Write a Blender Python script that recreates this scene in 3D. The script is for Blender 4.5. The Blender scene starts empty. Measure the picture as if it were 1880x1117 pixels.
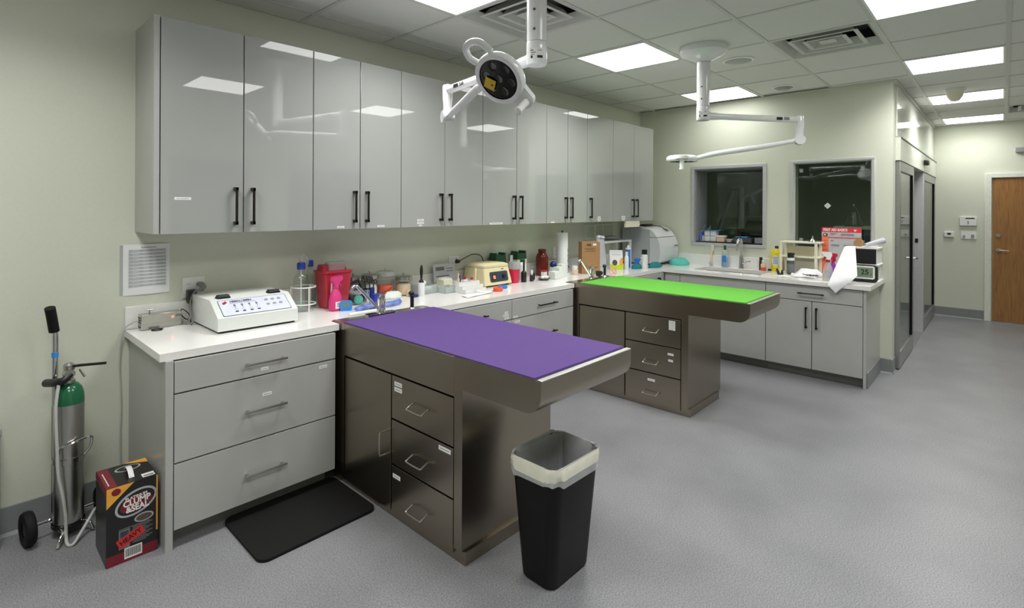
import bpy, bmesh, math, random
from mathutils import Vector, Matrix

SC = bpy.context.scene
COL = SC.collection
rnd = random.Random(7)

# ------------------------------------------------------------------ camera
F_PX, PPX, PPY, YAW, ROLL = 968.05, 900.0, 381.72, 0.7993, 0.0048
CAM = Vector((0.0, -3.3088, 1.5292))
fw = Vector((math.sin(YAW), math.cos(YAW), 0))
rt0 = Vector((math.cos(YAW), -math.sin(YAW), 0))
up0 = Vector((0, 0, 1))
rt = rt0 * math.cos(ROLL) + up0 * math.sin(ROLL)
up = up0 * math.cos(ROLL) - rt0 * math.sin(ROLL)
cd = bpy.data.cameras.new('camera')
cam = bpy.data.objects.new('camera', cd)
COL.objects.link(cam)
cam.matrix_world = Matrix(((rt.x, up.x, -fw.x, CAM.x), (rt.y, up.y, -fw.y, CAM.y), (rt.z, up.z, -fw.z, CAM.z), (0, 0, 0, 1)))
cd.sensor_width = 36.0
cd.lens = F_PX / 1880 * 36
cd.shift_x = (940 - PPX) / 1880
cd.shift_y = (PPY - 558.5) / 1880
cd.clip_start = 0.02
SC.camera = cam

# ------------------------------------------------------------------ light and exposure
world = bpy.data.worlds.new('world')
SC.world = world
world.use_nodes = True
world.node_tree.nodes['Background'].inputs[0].default_value = (0.9, 0.95, 1.0, 1)
world.node_tree.nodes['Background'].inputs[1].default_value = 0.02
SC.view_settings.view_transform = 'Standard'
SC.view_settings.look = 'None'
SC.view_settings.gamma = 1.0
SC.view_settings.use_curve_mapping = False
SC.view_settings.exposure = 0.14
PANEL_STRENGTH = 4.5      # glow of the diffuser sheets
PANEL_WATTS = 15.0        # light thrown downwards by each panel
PANEL_SPREAD = math.radians(140)
SC.cycles.use_denoising = True
SC.cycles.max_bounces = 12
SC.cycles.diffuse_bounces = 6
SC.cycles.transparent_max_bounces = 24
SC.cycles.sample_clamp_indirect = 6.0

# ------------------------------------------------------------------ materials
def lin(c):
    return tuple((v / 255 / 12.92) if v / 255 <= 0.04045 else ((v / 255 + 0.055) / 1.055) ** 2.4 for v in c) + (1,)

def mat(name, col, rough=0.5, metal=0.0, var=0.05, scale=30.0, bump=0.0, bscale=200.0, spec=0.5, coat=0.0, emit=0.0, stretch=None):
    m = bpy.data.materials.new(name)
    m.use_nodes = True
    nt = m.node_tree
    p = nt.nodes['Principled BSDF']
    p.inputs['Roughness'].default_value = rough
    p.inputs['Metallic'].default_value = metal
    p.inputs['Specular IOR Level'].default_value = spec
    p.inputs['Coat Weight'].default_value = coat
    p.inputs['Coat Roughness'].default_value = 0.04
    c = lin(col)
    tc = nt.nodes.new('ShaderNodeTexCoord')
    src = tc.outputs['Object']
    if stretch:
        mp = nt.nodes.new('ShaderNodeMapping')
        mp.inputs['Scale'].default_value = stretch
        nt.links.new(src, mp.inputs['Vector'])
        src = mp.outputs['Vector']
    nz = nt.nodes.new('ShaderNodeTexNoise')
    nz.inputs['Scale'].default_value = scale
    nz.inputs['Detail'].default_value = 3
    nt.links.new(src, nz.inputs['Vector'])
    rp = nt.nodes.new('ShaderNodeValToRGB')
    rp.color_ramp.elements[0].position = 0.3
    rp.color_ramp.elements[1].position = 0.7
    rp.color_ramp.elements[0].color = tuple(x * (1 - var) for x in c[:3]) + (1,)
    rp.color_ramp.elements[1].color = tuple(min(1, x * (1 + var)) for x in c[:3]) + (1,)
    nt.links.new(nz.outputs['Fac'], rp.inputs['Fac'])
    nt.links.new(rp.outputs['Color'], p.inputs['Base Color'])
    if bump:
        n2 = nt.nodes.new('ShaderNodeTexNoise')
        n2.inputs['Scale'].default_value = bscale
        nt.links.new(src, n2.inputs['Vector'])
        b = nt.nodes.new('ShaderNodeBump')
        b.inputs['Strength'].default_value = bump
        b.inputs['Distance'].default_value = 0.002
        nt.links.new(n2.outputs['Fac'], b.inputs['Height'])
        nt.links.new(b.outputs['Normal'], p.inputs['Normal'])
    if emit:
        p.inputs['Emission Color'].default_value = c
        p.inputs['Emission Strength'].default_value = emit
    return m

def glassy(name, tint=(245, 250, 248), clear=0.9, rough=0.02):
    """thin clear sheet: see-through with a mirror-like sheen that grows at grazing angles"""
    m = bpy.data.materials.new(name)
    m.use_nodes = True
    nt = m.node_tree
    nt.nodes.clear()
    out = nt.nodes.new('ShaderNodeOutputMaterial')
    tr = nt.nodes.new('ShaderNodeBsdfTransparent')
    c = lin(tint)
    tr.inputs[0].default_value = tuple(x * clear for x in c[:3]) + (1,)
    gl = nt.nodes.new('ShaderNodeBsdfGlossy')
    gl.inputs['Roughness'].default_value = rough
    lw = nt.nodes.new('ShaderNodeLayerWeight')
    lw.inputs['Blend'].default_value = 0.5
    pw = nt.nodes.new('ShaderNodeMath'); pw.operation = 'POWER'; pw.inputs[1].default_value = 4.0
    nt.links.new(lw.outputs['Facing'], pw.inputs[0])
    fr = nt.nodes.new('ShaderNodeMath'); fr.operation = 'MULTIPLY_ADD'; fr.inputs[1].default_value = 0.8; fr.inputs[2].default_value = 0.05
    nt.links.new(pw.outputs[0], fr.inputs[0])
    nz = nt.nodes.new('ShaderNodeTexNoise')
    nz.inputs['Scale'].default_value = 3.0
    bp = nt.nodes.new('ShaderNodeBump')
    bp.inputs['Strength'].default_value = 0.01
    nt.links.new(nz.outputs['Fac'], bp.inputs['Height'])
    nt.links.new(bp.outputs['Normal'], gl.inputs['Normal'])
    mx = nt.nodes.new('ShaderNodeMixShader')
    nt.links.new(fr.outputs[0], mx.inputs[0])
    nt.links.new(tr.outputs[0], mx.inputs[1])
    nt.links.new(gl.outputs[0], mx.inputs[2])
    nt.links.new(mx.outputs[0], out.inputs['Surface'])
    return m

def plastic(name, col, clear=0.5, rough=0.25):
    """translucent coloured plastic"""
    m = mat(name, col, rough)
    nt = m.node_tree
    p = nt.nodes['Principled BSDF']
    out = nt.nodes['Material Output']
    tr = nt.nodes.new('ShaderNodeBsdfTransparent')
    tr.inputs[0].default_value = lin(col)
    mx = nt.nodes.new('ShaderNodeMixShader')
    mx.inputs[0].default_value = clear
    nt.links.new(p.outputs[0], mx.inputs[1])
    nt.links.new(tr.outputs[0], mx.inputs[2])
    nt.links.new(mx.outputs[0], out.inputs['Surface'])
    return m

def floor_mat():
    m = mat('floor_vinyl', (152, 153, 157), 0.38, var=0.0)
    nt = m.node_tree
    p = nt.nodes['Principled BSDF']
    tc = nt.nodes.new('ShaderNodeTexCoord')
    mix = None
    n1 = nt.nodes.new('ShaderNodeTexNoise'); n1.inputs['Scale'].default_value = 170; n1.inputs['Detail'].default_value = 2
    n2 = nt.nodes.new('ShaderNodeTexNoise'); n2.inputs['Scale'].default_value = 2.2; n2.inputs['Detail'].default_value = 5
    n3 = nt.nodes.new('ShaderNodeTexVoronoi'); n3.inputs['Scale'].default_value = 120
    for n in (n1, n2, n3): nt.links.new(tc.outputs['Object'], n.inputs['Vector'])
    r1 = nt.nodes.new('ShaderNodeValToRGB')
    r1.color_ramp.elements[0].position = 0.34; r1.color_ramp.elements[1].position = 0.66
    r1.color_ramp.elements[0].color = lin((112, 113, 117)); r1.color_ramp.elements[1].color = lin((151, 152, 154))
    nt.links.new(n1.outputs['Fac'], r1.inputs['Fac'])
    r2 = nt.nodes.new('ShaderNodeValToRGB')
    r2.color_ramp.elements[0].color = (0.86, 0.86, 0.87, 1); r2.color_ramp.elements[1].color = (1, 1, 1, 1)
    r2.color_ramp.elements[0].position = 0.35; r2.color_ramp.elements[1].position = 0.6
    nt.links.new(n2.outputs['Fac'], r2.inputs['Fac'])
    mx = nt.nodes.new('ShaderNodeMix'); mx.data_type = 'RGBA'; mx.blend_type = 'MULTIPLY'
    mx.inputs['Factor'].default_value = 1
    nt.links.new(r1.outputs['Color'], mx.inputs['A']); nt.links.new(r2.outputs['Color'], mx.inputs['B'])
    nt.links.new(mx.outputs['Result'], p.inputs['Base Color'])
    b = nt.nodes.new('ShaderNodeBump'); b.inputs['Strength'].default_value = 0.08; b.inputs['Distance'].default_value = 0.001
    nt.links.new(n1.outputs['Fac'], b.inputs['Height']); nt.links.new(b.outputs['Normal'], p.inputs['Normal'])
    return m

def wood_mat():
    m = mat('oak_veneer', (150, 106, 62), 0.42, var=0.0, coat=0.15)
    nt = m.node_tree
    p = nt.nodes['Principled BSDF']
    tc = nt.nodes.new('ShaderNodeTexCoord')
    mp = nt.nodes.new('ShaderNodeMapping'); mp.inputs['Scale'].default_value = (3, 9, 0.7)
    nt.links.new(tc.outputs['Object'], mp.inputs['Vector'])
    n1 = nt.nodes.new('ShaderNodeTexNoise'); n1.inputs['Scale'].default_value = 6; n1.inputs['Detail'].default_value = 6; n1.inputs['Distortion'].default_value = 0.8
    nt.links.new(mp.outputs['Vector'], n1.inputs['Vector'])
    r1 = nt.nodes.new('ShaderNodeValToRGB')
    r1.color_ramp.elements[0].position = 0.3; r1.color_ramp.elements[1].position = 0.72
    r1.color_ramp.elements[0].color = lin((140, 92, 56)); r1.color_ramp.elements[1].color = lin((166, 122, 62))
    nt.links.new(n1.outputs['Fac'], r1.inputs['Fac'])
    nt.links.new(r1.outputs['Color'], p.inputs['Base Color'])
    return m

def steel_mat(name, col, rough, stretch=(2, 2, 60)):
    m = mat(name, col, rough, 1.0, var=0.012, scale=6, stretch=stretch)
    nt = m.node_tree
    p = nt.nodes['Principled BSDF']
    n = [x for x in nt.nodes if x.type == 'TEX_NOISE'][0]
    mr = nt.nodes.new('ShaderNodeMapRange')
    mr.inputs['To Min'].default_value = rough - 0.004; mr.inputs['To Max'].default_value = rough + 0.006
    nt.links.new(n.outputs['Fac'], mr.inputs['Value']); nt.links.new(mr.outputs['Result'], p.inputs['Roughness'])
    return m

M = {}
M['wall'] = mat('wall_paint', (210, 213, 197), 0.55, var=0.015, scale=60, bump=0.12, bscale=260)
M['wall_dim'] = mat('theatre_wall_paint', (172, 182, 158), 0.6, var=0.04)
M['white_panel'] = mat('glossy_white_panel', (232, 236, 226), 0.07, var=0.02)
M['floor'] = floor_mat()
M['tile'] = mat('ceiling_tile', (220, 220, 216), 0.9, var=0.05, scale=140, bump=0.3, bscale=300)
M['grid'] = mat('grid_metal', (204, 205, 200), 0.45, var=0.02)
M['base'] = mat('rubber_base', (132, 136, 136), 0.5, var=0.03)
M['lam'] = mat('grey_laminate', (176, 177, 174), 0.3, var=0.02, scale=8)
M['gloss'] = mat('gloss_grey_lacquer', (166, 168, 165), 0.02, var=0.01, scale=5, spec=0.95)
M['lam_dark'] = mat('toe_kick_laminate', (120, 122, 118), 0.45, var=0.03)
M['gap'] = mat('dark_gap', (18, 18, 17), 0.8)
M['quartz'] = mat('white_quartz', (236, 235, 232), 0.12, var=0.03, scale=120)
M['bronze'] = mat('dark_bronze', (58, 54, 50), 0.35, 0.8)
M['nickel'] = mat('brushed_nickel', (190, 188, 182), 0.25, 1.0)
M['chrome'] = mat('chrome', (225, 226, 228), 0.06, 1.0, var=0.01)
M['steel'] = steel_mat('brushed_steel', (162, 152, 138), 0.27)
M['steel_top'] = steel_mat('tray_steel', (205, 203, 198), 0.22, (90, 4, 4))
M['alu'] = mat('anodised_aluminium', (170, 172, 172), 0.32, 0.85, var=0.03)
M['alu_frame'] = mat('window_aluminium', (200, 201, 203), 0.4, 0.4, var=0.03)
M['jamb'] = mat('jamb_laminate', (146, 148, 150), 0.4)
M['dark_grey'] = mat('dark_grey_metal', (84, 86, 86), 0.4, 0.3)
M['purple'] = mat('purple_foam', (84, 58, 124), 0.85, var=0.06, scale=90, bump=0.25, bscale=500)
M['green'] = mat('lime_foam', (90, 170, 50), 0.85, var=0.05, scale=90, bump=0.25, bscale=500)
M['white'] = mat('white_plastic', (232, 233, 230), 0.35, var=0.02)
M['enamel'] = mat('white_enamel', (232, 233, 234), 0.16, var=0.01, coat=0.4)
M['offwhite'] = mat('cream_plastic', (232, 228, 206), 0.4, var=0.03)
M['ivory'] = mat('ivory_paint', (226, 214, 172), 0.35, var=0.02)
M['paper'] = mat('paper', (232, 233, 234), 0.8, var=0.015)
M['print'] = mat('grey_print', (112, 114, 116), 0.8)
M['ink'] = mat('black_ink', (24, 24, 26), 0.7)
M['black'] = mat('black_plastic', (22, 22, 23), 0.4, var=0.1)
M['rubber'] = mat('black_rubber', (16, 16, 16), 0.7, var=0.12, scale=40, spec=0.3)
M['bin'] = mat('bin_plastic', (8, 8, 8), 0.5, var=0.1, spec=0.3)
M['grey'] = mat('grey_plastic', (150, 152, 152), 0.4)
M['red'] = mat('red_plastic', (176, 40, 56), 0.35)
M['sharps_red'] = plastic('red_translucent', (186, 48, 66), 0.15)
M['pink'] = plastic('pink_translucent', (232, 70, 140), 0.2)
M['crimson'] = mat('crimson_plastic', (206, 30, 72), 0.35)
M['blue'] = mat('blue_plastic', (44, 66, 172), 0.35)
M['navy'] = mat('navy_plastic', (24, 42, 110), 0.35)
M['sky'] = mat('sky_blue_plastic', (52, 140, 220), 0.35)
M['tape_blue'] = mat('tape_blue', (66, 128, 214), 0.6)
M['tape_orange'] = mat('tape_orange', (240, 90, 56), 0.6)
M['gauze_orange'] = mat('orange_gauze', (250, 112, 80), 0.85, var=0.15, scale=60)
M['cotton'] = mat('cotton', (238, 236, 232), 0.95, var=0.05, scale=60, bump=0.6, bscale=90)
M['teal'] = mat('teal_cloth', (92, 192, 178), 0.9, var=0.08, scale=60, bump=0.4)
M['teal_dark'] = mat('deep_teal_cloth', (34, 120, 128), 0.9, var=0.1, scale=50, bump=0.4)
M['dkgreen'] = mat('dark_green_plastic', (28, 82, 52), 0.35)
M['tank_green'] = mat('green_paint', (24, 96, 62), 0.22, var=0.04, coat=0.5)
M['tank'] = steel_mat('spun_aluminium', (190, 188, 184), 0.3, (6, 6, 3))
M['amber'] = mat('red_brown_bottle', (104, 26, 16), 0.22, var=0.05)
M['yellow'] = mat('yellow_plastic', (238, 218, 30), 0.32)
M['lime'] = mat('lime_print', (196, 222, 40), 0.5)
M['orange'] = mat('orange_print', (240, 172, 48), 0.5)
M['brown'] = mat('brown_print', (88, 74, 66), 0.6)
M['kraft'] = mat('kraft_board', (164, 124, 84), 0.75, var=0.06, scale=40)
M['kraft_side'] = mat('kraft_board_edge', (170, 132, 92), 0.75, var=0.06, scale=40)
M['rim'] = mat('polished_rim', (225, 224, 220), 0.38, 0.9, var=0.01)
M['foil'] = mat('silver_bag', (198, 202, 210), 0.32, 0.25, var=0.05)
M['boxblack'] = mat('black_carton', (26, 24, 25), 0.32)
M['boxred'] = mat('maroon_print', (120, 24, 40), 0.4)
M['boxorange'] = mat('amber_print', (236, 168, 62), 0.45)
M['sticker_red'] = mat('red_sticker', (206, 44, 42), 0.5)
M['silver_print'] = mat('silver_print', (176, 178, 182), 0.4)
M['sticker'] = mat('label_paper', (236, 236, 234), 0.6)
M['liner'] = plastic('bin_liner', (232, 234, 234), 0.5, 0.15)
M['liner_band'] = mat('bin_liner_band', (236, 234, 218), 0.4, var=0.06, scale=25)
M['glass'] = glassy('clear_glass', (248, 252, 250), 0.975)
M['trim'] = mat('door_trim_paint', (224, 225, 214), 0.4)
M['header'] = mat('header_aluminium', (206, 210, 196), 0.3)
M['row'] = mat('faint_print', (158, 160, 162), 0.8)
M['pane'] = glassy('window_pane', (232, 240, 234), 0.92)
M['clearplastic'] = plastic('clear_plastic', (232, 236, 236), 0.68, 0.12)
M['liquid'] = plastic('clear_liquid', (238, 242, 242), 0.82, 0.05)
M['diffuser'] = mat('light_diffuser', (255, 255, 252), 0.5, var=0.0, emit=PANEL_STRENGTH)
M['led'] = mat('red_led', (255, 90, 60), 0.4, emit=3.0)
M['lens'] = mat('black_lens', (4, 4, 5), 0.12, spec=0.25)
M['lens_glass'] = mat('led_optic', (16, 17, 18), 0.06, 0.2, spec=0.6)
M['lcd'] = mat('lcd_panel', (120, 138, 116), 0.3)
M['panel_blue'] = mat('membrane_panel', (212, 216, 236), 0.4)
M['panel_dark'] = mat('dark_blue_fascia', (52, 60, 76), 0.4)
M['wood'] = wood_mat()
M['hose'] = mat('grey_hose', (190, 192, 188), 0.4)
M['cord_grey'] = mat('grey_cord', (132, 132, 128), 0.5)
M['tag_yellow'] = mat('yellow_tag', (206, 172, 32), 0.5)
M['poster_red'] = mat('poster_red', (222, 58, 70), 0.5)
M['poster_salmon'] = mat('poster_salmon', (246, 122, 92), 0.5)
M['poster_grey'] = mat('poster_grey', (190, 192, 196), 0.5)
M['violet'] = mat('violet_plastic', (150, 52, 178), 0.35)
M['cart_blue'] = mat('blue_cart_plastic', (42, 92, 122), 0.35)
M['device'] = mat('device_enamel', (222, 226, 222), 0.3, var=0.02)
M['autoclave'] = mat('autoclave_enamel', (208, 211, 212), 0.28, var=0.02)
M['autoclave_side'] = mat('autoclave_grey', (172, 176, 178), 0.4, var=0.02)
M['dots'] = mat('white_patterned_paper', (222, 228, 222), 0.6, var=0.08, scale=60)
M['stripe'] = mat('striped_tubing', (120, 140, 204), 0.4, var=0.5, scale=25)
M['pinkframe'] = mat('pink_frame', (246, 140, 170), 0.35)
M['skinlabel'] = mat('tan_label', (226, 200, 168), 0.6)
M['purplebrown'] = mat('dark_cable', (52, 28, 38), 0.5)

# ------------------------------------------------------------------ mesh helpers
def basis(d):
    d = Vector(d).normalized()
    a = Vector((0, 0, 1)) if abs(d.z) < 0.95 else Vector((1, 0, 0))
    u = a.cross(d).normalized()
    return u, d.cross(u).normalized(), d

def smooth(pts, k=6, closed=False):
    pts = [Vector(p) for p in pts]
    n = len(pts)
    out = []
    segs = n if closed else n - 1
    for i in range(segs):
        if closed:
            p0, p1, p2, p3 = pts[(i - 1) % n], pts[i], pts[(i + 1) % n], pts[(i + 2) % n]
        else:
            p0, p1, p2, p3 = pts[max(i - 1, 0)], pts[i], pts[i + 1], pts[min(i + 2, n - 1)]
        for j in range(k):
            t = j / k
            out.append(0.5 * ((2 * p1) + (p2 - p0) * t + (2 * p0 - 5 * p1 + 4 * p2 - p3) * t * t + (3 * p1 - p0 - 3 * p2 + p3) * t ** 3))
    if not closed: out.append(pts[-1])
    return out

def rrect(x0, x1, y0, y1, r, n=5):
    out = []
    for cx, cy, a in ((x1 - r, y1 - r, 0), (x0 + r, y1 - r, 90), (x0 + r, y0 + r, 180), (x1 - r, y0 + r, 270)):
        for i in range(n + 1):
            t = math.radians(a + 90 * i / n)
            out.append((cx + r * math.cos(t), cy + r * math.sin(t)))
    return out

class MB:
    """collects shapes into one mesh; o shifts world coordinates to the thing's base"""
    def __init__(s, o=None):
        s.bm = bmesh.new()
        if o is None: s.o = Vector((0, 0, 0))
        elif isinstance(o, bpy.types.Object):
            s.o = Vector((0, 0, 0))
            while o is not None:
                s.o += o.location; o = o.parent
        else: s.o = Vector(o)
        s.mi = 0
        s.X = None
    def raw(s, vs, fs, flat=None):
        if s.X is not None: vs = [s.X @ Vector(v) for v in vs]
        bv = [s.bm.verts.new(Vector(v) - s.o) for v in vs]
        for k, f in enumerate(fs):
            try:
                nf = s.bm.faces.new([bv[i] for i in f]); nf.material_index = s.mi; nf.smooth = True
                if flat and k in flat: nf.smooth = False
            except ValueError: pass
        return s
    def add(s, t):
        t.verts.index_update()
        vs = [v.co.copy() for v in t.verts]
        fs = [[v.index for v in f.verts] for f in t.faces]
        t.normal_update()
        flat = {i for i, f in enumerate(t.faces) if max(abs(q) for q in f.normal) > .9995}
        t.free()
        return s.raw(vs, fs, flat)
    def box(s, x0, x1, y0, y1, z0, z1, b=0.0, seg=2):
        x0, x1 = min(x0, x1), max(x0, x1); y0, y1 = min(y0, y1), max(y0, y1); z0, z1 = min(z0, z1), max(z0, z1)
        vs = [(x, y, z) for x in (x0, x1) for y in (y0, y1) for z in (z0, z1)]
        fs = [(0, 1, 3, 2), (4, 6, 7, 5), (0, 4, 5, 1), (2, 3, 7, 6), (0, 2, 6, 4), (1, 5, 7, 3)]
        if not b: return s.raw(vs, fs)
        t = bmesh.new()
        bv = [t.verts.new(v) for v in vs]
        for f in fs: t.faces.new([bv[i] for i in f])
        bmesh.ops.bevel(t, geom=list(t.edges), offset=b, segments=seg, affect='EDGES', profile=0.5)
        return s.add(t)
    def cyl(s, p0, p1, r0, r1=None, n=20, caps=True):
        if r1 is None: r1 = r0
        p0, p1 = Vector(p0), Vector(p1)
        u, v, d = basis(p1 - p0)
        vs = []
        for p, r in ((p0, r0), (p1, r1)):
            for i in range(n):
                a = 2 * math.pi * i / n
                vs.append(p + (u * math.cos(a) + v * math.sin(a)) * r)
        fs = [(i, (i + 1) % n, n + (i + 1) % n, n + i) for i in range(n)]
        if caps: fs += [tuple(range(n))[::-1], tuple(range(n, 2 * n))]
        return s.raw(vs, fs)
    def tube(s, pts, r, n=8, closed=False, caps=True):
        pts = [Vector(p) for p in pts]
        N = len(pts)
        vs = []
        u = None
        for i, p in enumerate(pts):
            a = pts[(i - 1) % N] if (closed or i > 0) else p
            b = pts[(i + 1) % N] if (closed or i < N - 1) else p
            d = (b - a).normalized()
            if u is None: u = basis(d)[0]
            u = (u - d * u.dot(d)).normalized()
            v = d.cross(u)
            rr = r[i] if isinstance(r, (list, tuple)) else r
            for k in range(n):
                t = 2 * math.pi * k / n
                vs.append(p + (u * math.cos(t) + v * math.sin(t)) * rr)
        fs = []
        for i in range(N if closed else N - 1):
            j = (i + 1) % N
            for k in range(n):
                fs.append((i * n + k, i * n + (k + 1) % n, j * n + (k + 1) % n, j * n + k))
        if caps and not closed: fs += [tuple(range(n))[::-1], tuple(range((N - 1) * n, N * n))]
        return s.raw(vs, fs)
    def lathe(s, prof, c=(0, 0, 0), n=24, axis=None, squash=(1, 1)):
        c = Vector(c)
        u, v, d = (Vector((1, 0, 0)), Vector((0, 1, 0)), Vector((0, 0, 1))) if axis is None else basis(axis)
        vs, fs, rings = [], [], []
        for r, z in prof:
            if r < 1e-6:
                rings.append([len(vs)]); vs.append(c + d * z)
            else:
                rings.append(list(range(len(vs), len(vs) + n)))
                for k in range(n):
                    t = 2 * math.pi * k / n
                    vs.append(c + (u * math.cos(t) * squash[0] + v * math.sin(t) * squash[1]) * r + d * z)
        for a, b in zip(rings, rings[1:]):
            for k in range(n):
                k2 = (k + 1) % n
                if len(a) == 1 and len(b) == 1: continue
                if len(a) == 1: fs.append((a[0], b[k2], b[k]))
                elif len(b) == 1: fs.append((a[k], a[k2], b[0]))
                else: fs.append((a[k], a[k2], b[k2], b[k]))
        return s.raw(vs, fs)
    def prism(s, poly, h0, h1, axis='z', cap=True):
        f = {'z': lambda a, b, h: (a, b, h), 'x': lambda a, b, h: (h, a, b), 'y': lambda a, b, h: (a, h, b)}[axis]
        n = len(poly)
        vs = [f(a, b, h0) for a, b in poly] + [f(a, b, h1) for a, b in poly]
        fs = [(i, (i + 1) % n, n + (i + 1) % n, n + i) for i in range(n)]
        if cap: fs += [tuple(range(n))[::-1], tuple(range(n, 2 * n))]
        return s.raw(vs, fs)
    def loft(s, rings, cap0=True, cap1=True):
        n = len(rings[0])
        vs = [p for r in rings for p in r]
        fs = []
        for j in range(len(rings) - 1):
            for i in range(n):
                fs.append((j * n + i, j * n + (i + 1) % n, (j + 1) * n + (i + 1) % n, (j + 1) * n + i))
        if cap0: fs.append(tuple(range(n))[::-1])
        if cap1: fs.append(tuple(range((len(rings) - 1) * n, len(rings) * n)))
        return s.raw(vs, fs)
    def sph(s, c, r, sq=(1, 1, 1), n=16, m=10):
        c = Vector(c)
        prof = [(math.sin(math.pi * i / m), -math.cos(math.pi * i / m)) for i in range(m + 1)]
        vs, fs, rings = [], [], []
        for a, z in prof:
            if a < 1e-6: rings.append([len(vs)]); vs.append(c + Vector((0, 0, z * r * sq[2])))
            else:
                rings.append(list(range(len(vs), len(vs) + n)))
                for k in range(n):
                    t = 2 * math.pi * k / n
                    vs.append(c + Vector((a * math.cos(t) * r * sq[0], a * math.sin(t) * r * sq[1], z * r * sq[2])))
        for a, b in zip(rings, rings[1:]):
            for k in range(n):
                k2 = (k + 1) % n
                if len(a) == 1: fs.append((a[0], b[k2], b[k]))
                elif len(b) == 1: fs.append((a[k], a[k2], b[0]))
                else: fs.append((a[k], a[k2], b[k2], b[k]))
        return s.raw(vs, fs)
    def sheet(s, grid, t=0.0006):
        """grid[i][j] of points -> thin double-sided sheet with thickness t"""
        R, Cn = len(grid), len(grid[0])
        g = [[Vector(p) for p in r] for r in grid]
        vs, nr = [], []
        for i in range(R):
            for j in range(Cn):
                a = g[min(i + 1, R - 1)][j] - g[max(i - 1, 0)][j]
                b = g[i][min(j + 1, Cn - 1)] - g[i][max(j - 1, 0)]
                q = a.cross(b)
                nr.append(q.normalized() if q.length > 1e-9 else Vector((0, 0, 1)))
        flat = [p for r in g for p in r]
        N = len(flat)
        vs = [p + nr[k] * t / 2 for k, p in enumerate(flat)] + [p - nr[k] * t / 2 for k, p in enumerate(flat)]
        fs = []
        for i in range(R - 1):
            for j in range(Cn - 1):
                a = i * Cn + j
                fs.append((a, a + Cn, a + Cn + 1, a + 1))
                fs.append((N + a, N + a + 1, N + a + Cn + 1, N + a + Cn))
        edge = [(0, j) for j in range(Cn)] + [(i, Cn - 1) for i in range(1, R)] + [(R - 1, j) for j in range(Cn - 2, -1, -1)] + [(i, 0) for i in range(R - 2, 0, -1)]
        for k in range(len(edge)):
            a = edge[k][0] * Cn + edge[k][1]; b = edge[(k + 1) % len(edge)]; b = b[0] * Cn + b[1]
            fs.append((a, b, N + b, N + a))
        return s.raw(vs, fs)
    def build(s, name, mats, parent=None, sharp=38):
        me = bpy.data.meshes.new(name)
        bmesh.ops.recalc_face_normals(s.bm, faces=list(s.bm.faces))
        s.bm.to_mesh(me); s.bm.free()
        keep = [f.use_smooth for f in me.polygons]
        me.set_sharp_from_angle(angle=math.radians(sharp))
        for f, q in zip(me.polygons, keep): f.use_smooth = q
        for m_ in (mats if isinstance(mats, (list, tuple)) else [mats]):
            me.materials.append(M[m_] if isinstance(m_, str) else m_)
        o = bpy.data.objects.new(name, me)
        COL.objects.link(o)
        if parent is not None: o.parent = parent
        return o

def T(name, label, cat, loc=(0, 0, 0), rz=0.0, group=None):
    o = bpy.data.objects.new(name, None)
    COL.objects.link(o)
    o.empty_display_size = 0.05
    o.location = loc
    o.rotation_euler = (0, 0, rz)
    o['label'] = label; o['category'] = cat
    if group: o['group'] = group
    return o

def S(name, label, cat, mb, mats, group=None, sharp=38, rz=None):
    """one-mesh thing; mb was made with its base as o"""
    o = mb.build(name, mats, None, sharp)
    o.location = mb.o
    if rz is not None: o.rotation_euler = (0, 0, rz)
    o['label'] = label; o['category'] = cat
    if group: o['group'] = group
    return o

def ST(name, mb, mats, parent=None):
    o = mb.build(name, mats, parent)
    if parent is None:
        o['kind'] = 'structure'
    return o

def text(name, body, size, frame, mats, parent, o=None, ext=0.0004, align='CENTER', squeeze=1.0, bold=0.0):
    """lettering as raised mesh; frame = (origin, x axis, y axis) in world space"""
    cu = bpy.data.curves.new(name, 'FONT')
    cu.body = body; cu.size = size; cu.extrude = ext; cu.align_x = align; cu.align_y = 'CENTER'
    cu.resolution_u = 3; cu.offset = bold
    tmp = bpy.data.objects.new('tmp', cu)
    me = bpy.data.meshes.new_from_object(tmp)
    bpy.data.objects.remove(tmp)
    bpy.data.curves.remove(cu)
    org, ax, ay = (Vector(q) for q in frame)
    ax.normalize(); ay.normalize()
    az = ax.cross(ay)
    off = MB(o).o
    for v in me.vertices:
        c = v.co
        v.co = org - off + ax * c.x * squeeze + ay * c.y + az * c.z
    me.name = name
    me.materials.clear()
    me.materials.append(M[mats])
    ob = bpy.data.objects.new(name, me)
    COL.objects.link(ob)
    ob.parent = parent
    return ob

def sticker(parent, o, face, u, z, w, h, plane, name='label_sticker'):
    """small white paper label with a faint printed line; face is the side it looks towards"""
    mb = MB(o)
    e = 0.0008
    if face == '-y':
        mb.box(u - w / 2, u + w / 2, plane - e, plane, z - h / 2, z + h / 2)
        mb.mi = 1; mb.box(u - w * .36, u + w * .36, plane - e * 1.5, plane - e, z - h * .1, z + h * .1)
    else:
        mb.box(plane - e, plane, u - w / 2, u + w / 2, z - h / 2, z + h / 2)
        mb.mi = 1; mb.box(plane - e * 1.5, plane - e, u - w * .36, u + w * .36, z - h * .1, z + h * .1)
    return mb.build(name, ['sticker', 'row'], parent)

# ================================================================== THE ROOM
H = 2.743          # ceiling
CT = 0.879         # worktop
XW, YC, XH = 6.132, -2.57, 10.04     # window wall, sliding-door wall, end wall of the passage
XL, YS = -2.2, -4.6                  # walls behind and beside the camera
GX = [2.237 + 0.632 * k for k in range(-7, 13)]
GY = [-0.2017 - 0.626 * k for k in range(0, 8)]

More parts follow.
